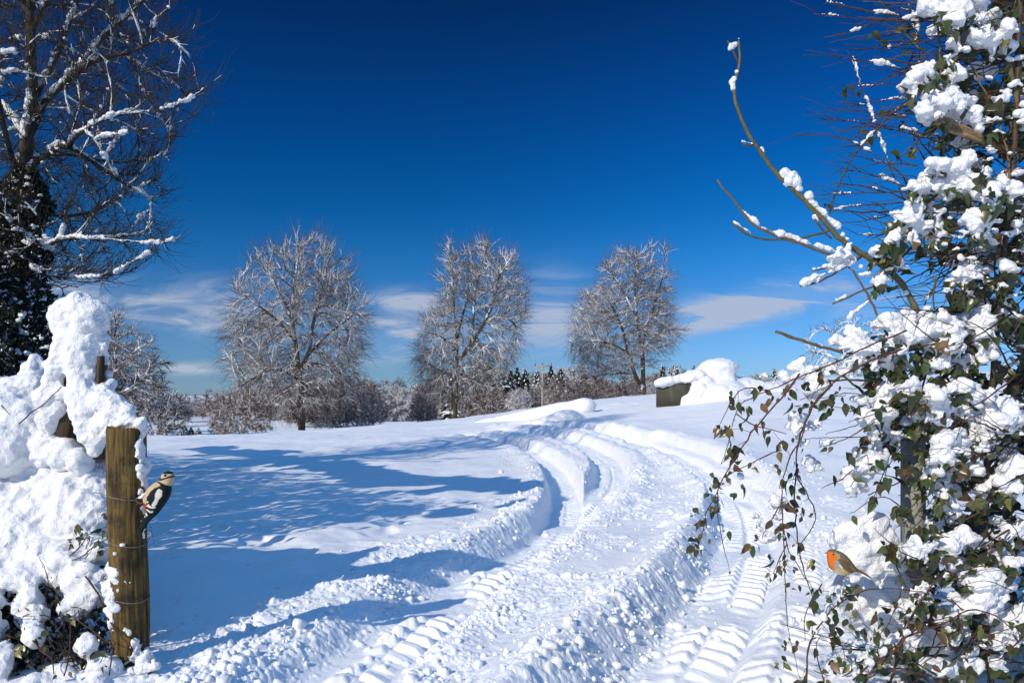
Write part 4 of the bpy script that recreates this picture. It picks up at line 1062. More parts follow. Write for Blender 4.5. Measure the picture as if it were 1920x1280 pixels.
def timber(acc, pts, r, S=14, seed=1, flat=1.0):
    L = resample(np.array(pts), .02); m = len(L); th = np.arange(S) / S * 6.283
    V, F = tubes(L[None], np.full((1, m), r), S); V = V.reshape(m, S, 3)
    nn = noise2(np.tile(th * 3, (m, 1)), np.tile((np.arange(m) * .08)[:, None], (1, S)), seed)
    V = L[:, None] + (V - L[:, None]) * (1 + .16 * nn)[..., None]
    acc.add(V.reshape(-1, 3), F)
a = Acc(); timber(a, [W(189, 668, 5.27), W(188, 700, 5.26), W(187, 738, 5.28)], .026); timber(a, [W(150, 600, 5.4), W(128, 740, 5.36), W(124, 840, 5.38)], .06, seed=3); timber(a, [W(176, 600, 5.4), W(180, 860, 5.4)], .08, seed=4)
a.build('timber', M['old_wood'], sp)
C, Rr = [], []
for px, py, r_, dd in [(65, 690, 24, .3), (66, 676, 17, .3), (60, 705, 22, .3), (30, 745, 45, .2), (60, 740, 42, .2), (10, 770, 60, .1), (60, 785, 50, .1), (-30, 760, 60, .2), (40, 815, 60, 0), (90, 840, 40, -.05), (120, 850, 34, -.1), (10, 840, 60, -.1), (-70, 800, 80, .2), (-50, 840, 80, 0), (80, 760, 30, .15), (150, 862, 26, -.12), (-150, 820, 90, .2)]:
    c, q = bl(px, py, 5.45 + dd, r_, 1, .95, 1); C.append(c); Rr.append(q)
snow_mass('snow_heap', C, Rr, .012, M['snow_soft'], bank, .8, soft=14)

# gate post
PD = 4.72
gp = thing('gate_post', 'weathered round wooden gate post with three strands of wire and snow down its right side', 'gate post', (*W(241, 0, PD)[:2], 0))
S = 72; zt = W(0, 801, PD)[2]; zs = np.linspace(-.15, zt, 190); th = np.arange(S) / S * 6.283
TH, ZZ = np.meshgrid(th, zs); cxp = (np.interp(zs, [0, zt], [244, 237]) - CX) / FPX * PD
grain = .006 * noise2(TH * 9.0 / 1.0, ZZ * 1.3, 1) + .0022 * noise2(TH * 20, ZZ * 2.5, 2) + .006 * noise2(TH * 1.0, ZZ * 1.5, 4)
crack = -.012 * sstep(.07, .0, np.abs(TH - 4.55 - .06 * np.sin(ZZ * 7))) * sstep(.75, 1.0, ZZ) - .008 * sstep(.05, 0, np.abs(TH - 4.0 - .1 * np.sin(ZZ * 4))) * sstep(.9, .5, ZZ) - .007 * np.exp(-(((TH - 4.75) / .14) ** 2 + ((ZZ - .66) / .022) ** 2)) - .008 * np.exp(-(((TH - 4.2) / .12) ** 2 + ((ZZ - 1.12) / .018) ** 2))
nick = -.008 * np.exp(-((ZZ - W(0, 860, PD)[2]) / .01) ** 2) * sstep(0, 1, np.sin(TH + 1.0)) * 0
Rr_ = .104 + grain + crack
Rr_ = Rr_ * np.where(ZZ > zt - .012, .97, 1.0)
V = np.stack([cxp[:, None] + Rr_ * np.cos(TH), PD + Rr_ * np.sin(TH), ZZ + .020 * noise2(TH * 2, ZZ * 0, 7) * sstep(zt - .1, zt, ZZ) + .006 * noise2(TH * 9, ZZ * 0, 8) * sstep(zt - .03, zt, ZZ)], -1).reshape(-1, 3)
m = len(zs); F = np.array([[i * S + j, i * S + (j + 1) % S, (i + 1) * S + (j + 1) % S, (i + 1) * S + j] for i in range(m - 1) for j in range(S)])
V = np.vstack([V, [[cxp[-1], PD, zt - .006]]]); F3 = np.array([[(m - 1) * S + j, (m - 1) * S + (j + 1) % S, m * S] for j in range(S)])
# post wood: streaky grain, mossy green, darker below and at the top
mt, t, b = new_mat('post_wood')
tcn = t.nodes.new('ShaderNodeTexCoord'); mp = t.nodes.new('ShaderNodeMapping'); mp.inputs['Scale'].default_value = (30, 30, 2.6)
n1 = t.nodes.new('ShaderNodeTexNoise'); n1.inputs['Scale'].default_value = 1.6; n1.inputs['Detail'].default_value = 8; n1.inputs['Roughness'].default_value = .65
n2 = t.nodes.new('ShaderNodeTexNoise'); n2.inputs['Scale'].default_value = 5.5; n2.inputs['Detail'].default_value = 6; n2.inputs['Roughness'].default_value = .7
t.links.new(tcn.outputs['Object'], mp.inputs[0]); t.links.new(mp.outputs[0], n1.inputs['Vector']); t.links.new(tcn.outputs['Object'], n2.inputs['Vector'])
r1 = t.nodes.new('ShaderNodeValToRGB'); r1.color_ramp.elements[0].position = .34; r1.color_ramp.elements[0].color = (.018, .011, .004, 1); r1.color_ramp.elements[1].position = .68; r1.color_ramp.elements[1].color = (.23, .145, .05, 1)
r2 = t.nodes.new('ShaderNodeValToRGB'); r2.color_ramp.elements[0].position = .36; r2.color_ramp.elements[0].color = (.30, .26, .16, 1); r2.color_ramp.elements[1].position = .66; r2.color_ramp.elements[1].color = (1.1, .95, .78, 1); e_ = r2.color_ramp.elements.new(.5); e_.color = (.92, .95, .50, 1)
mm = t.nodes.new('ShaderNodeMix'); mm.data_type = 'RGBA'; mm.blend_type = 'MULTIPLY'; mm.inputs['Factor'].default_value = 1
t.links.new(n1.outputs['Fac'], r1.inputs[0]); t.links.new(n2.outputs['Fac'], r2.inputs[0]); t.links.new(r1.outputs[0], mm.inputs['A']); t.links.new(r2.outputs[0], mm.inputs['B']); t.links.new(mm.outputs['Result'], b.inputs['Base Color'])
bp = t.nodes.new('ShaderNodeBump'); bp.inputs['Strength'].default_value = 1.0; bp.inputs['Distance'].default_value = .012; t.links.new(n1.outputs['Fac'], bp.inputs['Height']); t.links.new(bp.outputs[0], b.inputs['Normal'])
b.inputs['Roughness'].default_value = .85
mesh('shaft', V, [F, F3], mt, gp)
def post_pt(angle, z, r=.109): 
    return np.array([np.interp(z, [0, zt], [cxp[0] + .01, cxp[-1]]) + r * math.cos(angle), PD + r * math.sin(angle), z])
for py in (931, 1017, 1120):
    a = Acc(); z_ = W(0, py, PD)[2]
    th_ = np.linspace(math.radians(165), math.radians(375), 40); L = np.array([post_pt(q, z_ + .012 * math.sin(2 * q) + br.normal(0, .0008)) for q in th_])
    for ph in (0, 3.14):
        tw = np.array([[0, 0, .0022 * math.sin(k * 1.6 + ph)] for k in range(40)]); V, F = tubes((L + tw)[None], np.full((1, 40), .0019), 6); a.add(V, F)
    e = np.array([L[0], L[0] + [-.12, .05, .02], L[0] + [-.3, .2, 0.0]]); V, F = tubes(resample(e, .03)[None], np.full((1, len(resample(e, .03))), .002), 6); a.add(V, F)
    a.build('wire', M['wire'], gp)
C, Rr = [], []
for py in np.arange(790, 1010, 5):
    an = math.radians(br.uniform(-28, 12)); r_ = np.interp(py, [790, 830, 900, 960, 1010], [.036, .03, .022, .02, .014]) * br.uniform(.75, 1.2); C.append(post_pt(an, W(0, py, PD)[2], .107)); Rr.append([r_ * .8, r_, r_ * 1.1])
for px, py, r_ in [(232, 792, 12), (244, 791, 13), (222, 794, 11), (212, 797, 10), (238, 787, 12), (205, 803, 9), (228, 790, 12), (262, 932, 6), (256, 934, 4), (270, 925, 8), (240, 797, 9), (252, 797, 12), (262, 800, 12), (225, 800, 5), (262, 790, 10)]:
    c, q = bl(px, py, PD - (.09 if py > 850 else .02), r_); C.append(c); Rr.append(q)
snow_mass('snow_crust', C, Rr, .007, M['snow_soft'], gp, .9)
C, Rr = [], []
for px, py, r_ in [(215, 1070, 14), (222, 1082, 12), (210, 1095, 16), (215, 1118, 13), (226, 1066, 9), (218, 1160, 12), (225, 1172, 10), (210, 1150, 12), (236, 1082, 5), (235, 1102, 4), (252, 1084, 4), (232, 1030, 3), (246, 1015, 3), (250, 1176, 6), (247, 1170, 5), (262, 1200, 9), (268, 1212, 10), (258, 1222, 9), (272, 1235, 14), (215, 1205, 10), (212, 1215, 9), (192, 1235, 20), (215, 1255, 18), (240, 1268, 18), (262, 1262, 20), (285, 1255, 16)]:
    z_ = W(0, py, PD)[2]; rr = r_ / FPX * PD
    cth = (px - 243) / 33.0
    for k in range(int(4 + r_ * .9)):
        if abs(cth) < .93 and py < 1225:
            an = -math.acos(max(-1, min(1, cth + br.normal(0, .5) * r_ / 33))); p_ = post_pt(an, z_ + br.normal(0, .55) * rr, .104)
        else: p_ = W(px + br.normal(0, .5) * r_, py + br.normal(0, .4) * r_, PD - .06 + (0 if py < 1225 else br.uniform(-.12, .0)))
        q_ = rr * br.uniform(.25, .6); C.append(p_); Rr.append([q_ * 1.2, q_ * .9, q_])
snow_mass('snow_patch', C, Rr, .0075, M['snow_soft'], gp, .9)

# ------------------------------------------------------------------ the birds
def bird_loft(stations, depth, to_world, paint, res=9, S=56, bulge=1.0):
    """stations: pairs of outline points ((a,b),(a,b)) in side view; depth: half thickness; returns mesh arrays"""
    st = np.array([[p[0], p[1], q[0], q[1], w] for (p, q), w in zip(stations, depth)], float)
    P = np.vstack([2 * st[0] - st[1], st, 2 * st[-1] - st[-2]]); out_ = []
    for i in range(1, len(P) - 2):
        for t in np.linspace(0, 1, res, endpoint=False):
            a, b_, c, d_ = P[i - 1], P[i], P[i + 1], P[i + 2]
            out_.append(.5 * ((2 * b_) + (c - a) * t + (2 * a - 5 * b_ + 4 * c - d_) * t * t + (3 * b_ - a - 3 * c + d_) * t ** 3))
    out_.append(st[-1]); Q = np.array(out_); Q[:, 4] = np.maximum(Q[:, 4], .8); m = len(Q)
    th_ = np.arange(S) / S * 6.283; cs = np.cos(th_); sn = np.sin(th_)
    mid = (Q[:, :2] + Q[:, 2:4]) / 2; hf = (Q[:, :2] - Q[:, 2:4]) / 2
    ab = mid[:, None] + hf[:, None] * cs[None, :, None]; dp = Q[:, 4][:, None] * np.sign(sn) * np.abs(sn) ** .85
    ab = ab.reshape(-1, 2); dp = dp.reshape(-1)
    ab = np.vstack([ab, mid[:1], mid[-1:]]); dp = np.concatenate([dp, [0, 0]])
    V = to_world(ab[:, 0], ab[:, 1], dp); C_ = paint(ab[:, 0], ab[:, 1], dp)
    F = np.array([[i * S + j, i * S + (j + 1) % S, (i + 1) * S + (j + 1) % S, (i + 1) * S + j] for i in range(m - 1) for j in range(S)])
    F3 = np.array([[j, (j + 1) % S, m * S] for j in range(S)] + [[(m - 1) * S + j, (m - 1) * S + (j + 1) % S, m * S + 1] for j in range(S)])
    return V, [F, F3], C_
# robin
RD = 3.62
def rob(a, b_, dp, k=9.144): 
    px = 1500 + np.asarray(a) / k; py = 980 + np.asarray(b_) / k
    return np.stack([(px - CX) / FPX * RD, RD + np.asarray(dp) / k / FPX * RD + 0 * px, CAMH - (py - HY) / FPX * RD], -1)
st = [((466, 492), (466, 524)), ((484, 468), (473, 565)), ((520, 450), (476, 650)), ((570, 446), (496, 745)), ((640, 466), (550, 812)), ((720, 500), (630, 866)), ((800, 560), (720, 897)), ((870, 640), (810, 888)), ((930, 722), (890, 856)), ((975, 770), (950, 835)), ((1050, 812), (1030, 850)), ((1140, 868), (1120, 897)), ((1226, 934), (1214, 946))]
dp = [12, 45, 66, 82, 108, 128, 126, 104, 72, 44, 30, 32, 24]
def paint_rob(a, b_, d_):
    C_ = np.tile([.17, .125, .06], (len(a), 1))
    ptw = noise2(a / 30, b_ / 30, 3) * 12
    belly = in_poly(a, b_ + ptw, [(540, 700), (600, 740), (700, 770), (800, 835), (900, 835), (960, 830), (960, 900), (500, 900)]); C_[belly] = [.50, .37, .17]
    white = in_poly(a, b_, [(520, 790), (600, 810), (700, 860), (820, 880), (780, 920), (600, 900)]); C_[white] = [.66, .58, .42]
    grey = in_poly(a, b_ + ptw, [(570, 480), (650, 520), (640, 580), (600, 590), (640, 640), (680, 760), (560, 770), (550, 620), (570, 560)]); C_[grey] = [.27, .28, .26]
    orange = in_poly(a + ptw * .5, b_ + ptw * .5, [(460, 480), (500, 482), (555, 490), (575, 540), (620, 580), (610, 610), (560, 615), (550, 700), (570, 790), (520, 780), (480, 700), (455, 600), (455, 490)]); C_[orange] = [.62, .15, .018]
    wing = in_poly(a, b_, [(600, 610), (680, 590), (780, 640), (880, 720), (980, 800), (1030, 870), (940, 835), (820, 810), (720, 760), (650, 700)]); C_[wing] = [.12, .085, .045]
    edge = in_poly(a, b_, [(800, 700), (860, 720), (950, 810), (930, 830), (850, 780)]); C_[edge] = [.27, .16, .06]
    bar = in_poly(a, b_, [(615, 670), (640, 690), (680, 745), (675, 757), (640, 730)]); C_[bar] = [.75, .72, .62]
    C_ = C_ * (1 + .22 * noise2((a * .75 + b_) / 60, (a - b_ * .9) / 9, 12) + .15 * noise2(a / 7, b_ / 7, 13))[:, None]
    tail = a > 1000; C_[tail] = np.where((b_[tail] > 875)[:, None], [.10, .06, .035], [.17, .09, .04])
    return C_
V, F, Cc = bird_loft(st, dp, rob, paint_rob, 12, 72)
rb_ = thing('robin', 'robin with an orange face and breast perched at the foot of the brambles', 'bird', rob(np.array([640.]), np.array([1010.]), np.array([0.]))[0])
mesh('body', V, F, M['bird'], rb_, True, Cc)
def cone_part(name, pts, radii, conv, mat, parent, scale, col=None, S=12, squash=None):
    P = np.array([conv(np.array([p[0]], float), np.array([p[1]], float), np.array([p[2] if len(p) > 2 else 0.]))[0] for p in pts]); V, F = tubes(P[None], np.array([radii]) * scale, S); a = Acc(); a.add(V, F, col if col is not None else None); return a.build(name, mat, parent)
ks = RD / FPX / 9.144
cone_part('beak', [(480, 508, 0), (440, 511, 0), (404, 513, 0)], [14, 8, 1.5], rob, M['bird'], rb_, ks, np.array([.02, .018, .016]))
M['eye'] = new_mat('eye')[0]; e_ = M['eye'].node_tree.nodes['Principled BSDF']; e_.inputs['Base Color'].default_value = (.005, .005, .008, 1); e_.inputs['Roughness'].default_value = .08
for s_ in (-1, 1):
    a = Acc(); a.add(*spheres(rob(np.array([545.]), np.array([526.]), np.array([s_ * 66.])), [[17 * ks] * 3])); a.build('eye', M['eye'], rb_)
for dx_, dd in ((0, -22), (-14, 24)):
    cone_part('leg', [(800 + dx_, 880, dd), (755 + dx_, 935, dd), (715 + dx_, 985, dd), (700 + dx_, 1000, dd)], [9, 6.5, 6.5, 7], rob, M['bird'], rb_, ks, np.array([.20, .075, .04]), 8)
    for tx, ty in ((610, 1030), (640, 1045), (735, 1000)):
        cone_part('toe', [(705 + dx_, 995, dd), ((705 + tx) / 2 + dx_, (990 + ty) / 2 - 6, dd), (tx + dx_, ty, dd)], [5, 5, 2], rob, M['bird'], rb_, ks, np.array([.20, .075, .04]), 6)
# woodpecker
WD = 4.66
def wop(a, b_, dp, k=6.4):
    px = 220 + np.asarray(a) / k; py = 840 + np.asarray(b_) / k
    return np.stack([(px - CX) / FPX * WD, WD + np.asarray(dp) / k / FPX * WD + 0 * px, CAMH - (py - HY) / FPX * WD], -1)
st = [((600, 273), (628, 273)), ((560, 288), (662, 292)), ((533, 325), (682, 332)), ((530, 355), (676, 378)), ((505, 382), (660, 428)), ((440, 420), (646, 455)), ((372, 482), (642, 520)), ((328, 556), (622, 584)), ((312, 620), (590, 642)), ((330, 690), (540, 714)), ((345, 742), (482, 788)), ((325, 800), (425, 838)), ((292, 868), (378, 890)), ((262, 928), (340, 950)), ((243, 956), (312, 986))]
dp = [14, 52, 68, 66, 66, 88, 110, 116, 108, 88, 62, 40, 28, 22, 16]
def paint_wop(a, b_, d_):
    BUF = [.52, .40, .25]; BLK = [.010, .018, .020]; WHT = [.78, .72, .60]; REDC = [.45, .035, .025]
    C_ = np.tile(BUF, (len(a), 1)).astype(float)
    C_[b_ > 800] = BLK
    C_[b_ < 302] = BLK
    C_[in_poly(a, b_, [(590, 305), (625, 305), (615, 335), (590, 330)])] = BLK
    C_[in_poly(a, b_, [(495, 372), (540, 362), (600, 348), (640, 330), (690, 325), (690, 345), (640, 352), (600, 366), (545, 385), (500, 385)])] = BLK
    C_[in_poly(a, b_, [(490, 392), (530, 395), (590, 420), (640, 445), (645, 470), (560, 455), (540, 415), (495, 402)])] = BLK
    C_[in_poly(a, b_, [(300, 545), (330, 560), (345, 640), (385, 660), (365, 740), (340, 720), (300, 640)])] = REDC
    wing = in_poly(a, b_, [(545, 445), (590, 440), (660, 450), (660, 560), (600, 660), (520, 760), (430, 860), (360, 880), (240, 1000), (235, 940), (320, 820), (360, 740), (395, 640), (400, 580), (440, 510), (490, 465)]); C_[wing] = BLK
    C_[in_poly(a, b_, [(545, 470), (578, 500), (576, 560), (530, 620), (508, 665), (480, 695), (450, 672), (470, 640), (500, 600), (505, 540), (520, 500)])] = WHT
    for pl in ([(395, 625), (415, 618), (420, 640), (405, 645)], [(385, 680), (420, 655), (445, 685), (480, 690), (470, 715), (430, 705), (400, 690)], [(365, 725), (395, 718), (425, 745), (460, 740), (455, 765), (420, 765), (385, 740)],
               [(470, 700), (500, 690), (490, 715)], [(350, 770), (370, 762), (385, 800), (365, 810)], [(335, 810), (352, 805), (350, 830)], [(265, 880), (300, 830), (305, 840), (275, 895)]):
        C_[in_poly(a, b_, pl)] = WHT
    return C_ * (1 + .2 * noise2((a * .5 + b_) / 40, (a - b_ * .5) / 7, 12) + .15 * noise2(a / 5, b_ / 5, 13))[:, None]
V, F, Cc = bird_loft(st, dp, wop, paint_wop, 14, 96)
wp = thing('woodpecker', 'black, white and buff woodpecker with a red vent clinging to the gate post', 'bird', wop(np.array([330.]), np.array([700.]), np.array([0.]))[0])
mesh('body', V, F, M['bird'], wp, True, Cc)
kw = WD / FPX / 6.4
cone_part('beak', [(655, 330, 0), (685, 336, 0), (712, 340, 0)], [18, 11, 2], wop, M['bird'], wp, kw, np.array([.22, .13, .06]))
for s_ in (-1, 1):
    a = Acc(); a.add(*spheres(wop(np.array([600.]), np.array([320.]), np.array([s_ * 63.])), [[13 * kw] * 3])); a.build('eye', M['eye'], wp)
for dd in (-50, 45):
    cone_part('leg', [(345, 640, dd), (300, 655, dd), (272, 640, dd)], [11, 8, 8], wop, M['bird'], wp, kw, np.array([.10, .09, .07]), 8)
    for tx, ty in ((235, 600), (240, 635), (245, 680)):
        cone_part('toe', [(280, 642, dd), ((280 + tx) / 2, (642 + ty) / 2, dd - 6), (tx, ty, dd)], [6, 6, 2.5], wop, M['bird'], wp, kw, np.array([.10, .09, .07]), 6)

# ------------------------------------------------------------------ the hedge on the right
h = np.random.default_rng(21)
HD = 3.95
def hd(px, py):
    return 3.95 + .16 * float(noise2(np.array([px / 90.]), np.array([py / 70.]), 4)[0]) - .10 * (py > 1000)
HB = """1753 10 30;1789 10 25;1832 10 22;1845 36 12;1796 36 15;1792 75 20;1858 75 28;1884 62 20;1727 138 18;1710 157 18;1740 128 16;1779 108 14;1789 131 15;1779 177 22;1756 197 26;1740 213 18;1792 200 26;1822 223 22;1842 236 16;1756 308 20;1746 341 26;1776 348 30;1802 328 26;1812 305 16;1825 338 22;1845 321 12;1861 358 20;1878 344 18;1897 351 22;1710 394 24;1694 410 18;1723 358 16;1710 348 12;1743 394 15;1750 415 20;1838 410 24;1855 377 13;1874 187 12;1700 420 26;1678 446 14;1668 456 13;1651 475 12;1635 498 11;1622 515 9;1674 495 12;1674 484 8;1753 436 20;1842 425 20;1648 525 13;1569 482 15;1589 475 13;1575 495 12;1533 525 8;1569 564 7;
1648 613 18;1615 636 20;1592 646 16;1648 653 24;1625 650 20;1681 617 22;1697 636 26;1720 630 28;1746 626 26;1773 626 26;1792 630 24;1789 653 26;1766 656 22;1799 679 14;1802 695 9;1697 594 13;1740 597 16;1769 590 16;1796 600 16;1832 610 24;1851 603 20;1838 630 22;1851 649 16;1828 669 14;1812 518 18;1797 520 12;1779 544 12;1818 547 11;1845 521 9;1891 502 12;1878 538 10;1897 557 12;1897 590 12;
1582 689 15;1605 682 16;1568 694 12;1550 685 13;1664 675 20;1687 685 18;1707 689 14;1530 702 12;1497 689 11;1499 700 9;1474 712 9;1536 715 14;1527 735 12;1530 757 11;1435 705 7;1494 777 16;1504 803 16;1484 800 14;1648 777 24;1651 754 20;1671 735 20;1694 728 18;1708 724 14;1756 748 24;1773 764 24;1746 764 20;1786 777 16;1792 728 14;1812 725 18;1832 735 18;1851 738 16;1812 767 18;1832 774 24;1851 777 24;1874 758 20;1894 764 24;1878 787 24;1724 780 12;1648 810 20;1697 794 12;1860 800 20;1905 790 20;
1646 813 20;1670 829 16;1625 849 20;1617 878 24;1605 906 20;1597 922 12;1646 853 14;1776 821 18;1768 853 22;1760 878 16;1772 910 18;1772 939 20;1780 955 12;1800 829 20;1820 821 18;1861 821 20;1849 837 14;1890 882 24;1869 902 22;1898 914 20;1837 918 13;1855 912 14;1906 870 18;1743 988 12;1768 979 12;1711 1028 18;1743 1028 18;1776 1020 20;1804 1012 20;1829 1012 20;1849 1020 14;1890 1000 20;1910 988 18;1869 1044 18;1898 1052 18;1784 1061 10;1820 1087 10;1707 1134 20;1723 1113 16;1699 1146 18;1735 1101 12;1849 1093 24;1841 1118 28;1865 1118 24;1816 1138 22;1796 1154 20;1788 1179 20;1772 1166 16;1804 1187 14;1890 1150 24;1910 1158 24;1857 1166 18;1881 1191 22;1906 1195 20;1820 1211 14;1845 1211 12;1727 1207 14;1674 1199 15;1646 1215 13;1621 1227 12;1597 1248 13;1760 1256 14;1719 1235 12;1820 1248 16;1784 1264 14;1881 1252 16;1532 1175 11;1544 1154 11;1487 1162 10;1516 870 13;1525 875 11;1455 935 11;1458 950 9;1455 971 9;1422 972 8;1426 984 8;1430 996 9;1438 1010 7;1390 894 6;1491 801 10;1504 829 9;1535 800 10;1550 830 9"""
HB = [tuple(float(v) for v in s_.split()) for s_ in HB.replace('\n', '').split(';') if s_.strip()]
MOUND = [(1638, 988, 30), (1605, 1000, 28), (1573, 1012, 24), (1646, 1020, 34), (1613, 1036, 34), (1666, 1057, 28), (1638, 1065, 26), (1570, 1044, 20), (1590, 1060, 22), (1660, 1000, 22), (1680, 1030, 20), (1560, 1065, 14), (1600, 1085, 16), (1650, 1090, 16)]
hx = thing('ivy_hedge', 'dense ivy-covered hedge bush loaded with snow filling the right side', 'hedge', (*W(1830, 0, 4.2)[:2], 0))
C, Rr = [], []
for px, py, r_ in HB:
    d0 = hd(px, py); r_ = r_ * 1.03
    for k in range(11):
        o = h.normal(0, .5, 2) * r_ * (1.1, .85) if k else (0, 0); rr = r_ * (h.uniform(.28, .72) if k else .80)
        c, q = bl(px + o[0], py + o[1], d0 + (h.uniform(-.4, .6) * r_ / FPX * 4 if k else 0), rr, h.uniform(.85, 1.4), h.uniform(.65, 1.0), 1.1); C.append(c); Rr.append(q)
        if k == 0 and r_ > 13 and h.random() < .7:      # drooping tongue
            c, q = bl(px + h.uniform(-.6, .6) * r_, py + r_ * h.uniform(.7, 1.1), d0, r_ * .42, .75, 1.9, 1); C.append(c); Rr.append(q)
# deeper snow pads further into and over the hedge, beyond the picture's edge too
for k in range(440):
    py = h.uniform(-200, 1290); edge = np.interp(py, [-200, 0, 200, 300, 450, 560, 650, 700, 900, 1100, 1280], [1700, 1700, 1750, 1730, 1740, 1790, 1700, 1620, 1700, 1690, 1600])
    px = h.uniform(edge + 20, 2500); r_ = h.uniform(8, 24); dd = h.uniform(4.05, 4.9)
    for j in range(5):
        c, q = bl(px + h.normal(0, .5) * r_, py + h.normal(0, .3) * r_, dd + h.normal(0, .02), r_ * h.uniform(.35, .85), 1.25, .8, 1.2); C.append(c); Rr.append(q)
snow_mass('snow_cover', C, Rr, .0075, M['snow_soft'], hx, 1.3, soft=5, sag=1.2)
# ivy leaves
EDGE = ([-300, 0, 60, 150, 250, 300, 400, 450, 500, 560, 600, 650, 700, 760, 800, 900, 1000, 1100, 1200, 1290], [1720, 1700, 1690, 1720, 1740, 1745, 1700, 1695, 1745, 1760, 1700, 1690, 1580, 1570, 1620, 1690, 1700, 1680, 1600, 1560])
def hedge_pts(n, dmin, dmax, pxmax=2400, soft=60):
    py = h.uniform(-250, 1300, n * 3); e = np.interp(py, *EDGE); px = h.uniform(1500, pxmax, n * 3); cl_ = noise2(px / 38., py / 38., 17) + .6 * noise2(px / 90., py / 90., 18)
    ok = (px > e + h.uniform(0, soft, n * 3)) & (cl_ > -.12); px, py = px[ok][:n], py[ok][:n]; d_ = h.uniform(dmin, dmax, len(px)); return px, py, d_
def P3(px, py, d_): return np.stack([(px - CX) / FPX * d_, d_, CAMH - (py - HY) / FPX * d_], 1)
a = Acc()
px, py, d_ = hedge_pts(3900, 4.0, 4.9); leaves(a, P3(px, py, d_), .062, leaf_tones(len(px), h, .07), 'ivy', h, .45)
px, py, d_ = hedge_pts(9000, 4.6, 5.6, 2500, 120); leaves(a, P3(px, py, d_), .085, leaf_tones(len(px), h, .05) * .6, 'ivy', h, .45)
sp_ = [(px + h.normal(0, r_ * .8), py + r_ * h.uniform(.5, 1.6)) for px, py, r_ in HB if px > 1640 for _ in range(5)]
leaf_spots(a, sp_, lambda px, py: hd(px, py) - .02, .058, h, 'ivy', .07)
a.build('leaves', M['leaf'], hx)
a = Acc()
for k in range(520):
    px, py, d_ = [v[0] for v in hedge_pts(12, 4.0, 5.0, 2100)] ; an = h.normal(0, .9); L_ = h.uniform(60, 220); dx_ = math.cos(an) * L_ * (-1 if h.random() < .5 else 1); dy_ = math.sin(an) * L_ * .8
    r_ = h.choice([.002, .003, .003, .005, .009], p=[.3, .3, .2, .14, .06]); cc = [BRN, DRK, OLV, RED][int(h.integers(0, 4))] * h.uniform(.6, 1.2)
    stem(a, [(px, py, d_), (px + dx_ * .5 + h.normal(0, 10), py + dy_ * .5 + h.normal(0, 10), d_ + h.normal(0, .1)), (px + dx_, py + dy_, d_ + h.normal(0, .2))], 0, r_, r_ * .5, cc, h, S=5)
for pts, r_, cc in [([(1885, 100), (1893, 130), (1905, 175), (1912, 240)], .013, OLV), ([(1920, 20), (1890, 60), (1860, 98), (1800, 80), (1760, 60)], .008, BRN), ([(1740, 0), (1760, 60), (1765, 180), (1770, 300)], .006, OLV), ([(1815, 110), (1860, 200), (1885, 270), (1895, 345)], .005, TAN),
                    ([(1755, 680), (1780, 720), (1805, 757)], .013, OLV), ([(1755, 120), (1790, 160), (1830, 200)], .008, BRN), ([(1920, 813), (1881, 841), (1849, 870), (1820, 900)], .006, RED), ([(1860, 1290), (1850, 1180), (1846, 1050), (1850, 880), (1862, 700), (1880, 500), (1900, 300), (1910, 80), (1915, -200)], .016, BRN * .7)]:
    stem(a, pts, HD + .08, r_, r_ * .8, cc, h)
a.build('stems', M['stem'], hx)

# (extra twiggery high up on the right)
a = Acc()
for k in range(80):
    py = h.uniform(560, 1290); px = h.uniform(max(np.interp(py, *EDGE), 1740), 1960); an = h.uniform(1.9, 4.2); L_ = h.uniform(50, 200); d_ = hd(px, py) - .10 - h.uniform(0, .06)
    stem(a, [(px, py, d_ + .12), (px + math.cos(an) * L_ * .5 + h.normal(0, 8), py + math.sin(an) * L_ * .4, d_), (px + math.cos(an) * L_, py + math.sin(an) * L_ * .6 + h.normal(0, 14), d_)], 0, h.choice([.004, .0025, .0055]), .0013, [BRN, RED, DRK, RED][int(h.integers(0, 4))] * h.uniform(.6, 1.3), h, S=5)
for k in range(240):
    py = h.uniform(-60, 560); px = h.uniform(np.interp(py, *EDGE) - 10, 2000); an = h.normal(2.8, .7); L_ = h.uniform(60, 190)
    stem(a, [(px, py, h.uniform(3.95, 4.3)), (px + math.cos(an) * L_ * .5 + h.normal(0, 8), py + math.sin(an) * L_ * .4, 4.05), (px + math.cos(an) * L_, py + math.sin(an) * L_ * .7 + h.normal(0, 10), 4.05)], 0, h.choice([.0035, .0022, .006]), .0012, [BRN, TAN * .7, OLV, RED][int(h.integers(0, 4))] * h.uniform(.6, 1.2), h, S=5)
a.build('fine_twigs', M['stem'], hx)
C, Rr = [], []
for k in range(80):
    py = h.uniform(-20, 560); px = h.uniform(np.interp(py, *EDGE) + 5, 1960); r_ = h.uniform(3, 9)
    for j in range(4):
        c, q = bl(px + h.normal(0, 1.0) * r_, py + h.normal(0, .3) * r_, 4.0, r_ * h.uniform(.4, .8), 1.4, .8, 1); C.append(c); Rr.append(q)
snow_mass('snow_on_twigs', C, Rr, .0065, M['snow_soft'], hx, .8)
# sawn branch stub with snow on top
sb = thing('sawn_branch', 'splintered pale stub of a sawn branch under a snow pad near the top right', 'branch', W(1790, 235, HD))
a = Acc()
for k in range(9):
    o = h.normal(0, 5); stem(a, [(1738 + abs(h.normal(0, 8)), 218 + k * 1.6, HD - .03 + h.normal(0, .01)), (1780, 228 + k * 2 + o * .3, HD - .02), (1835, 252 + k * 1.4, HD + .03), (1900, 290, HD + .2)], 0, h.uniform(.006, .011), .012, TAN * h.uniform(.8, 1.7), h, S=8)
a.build('wood', M['stem'], sb)

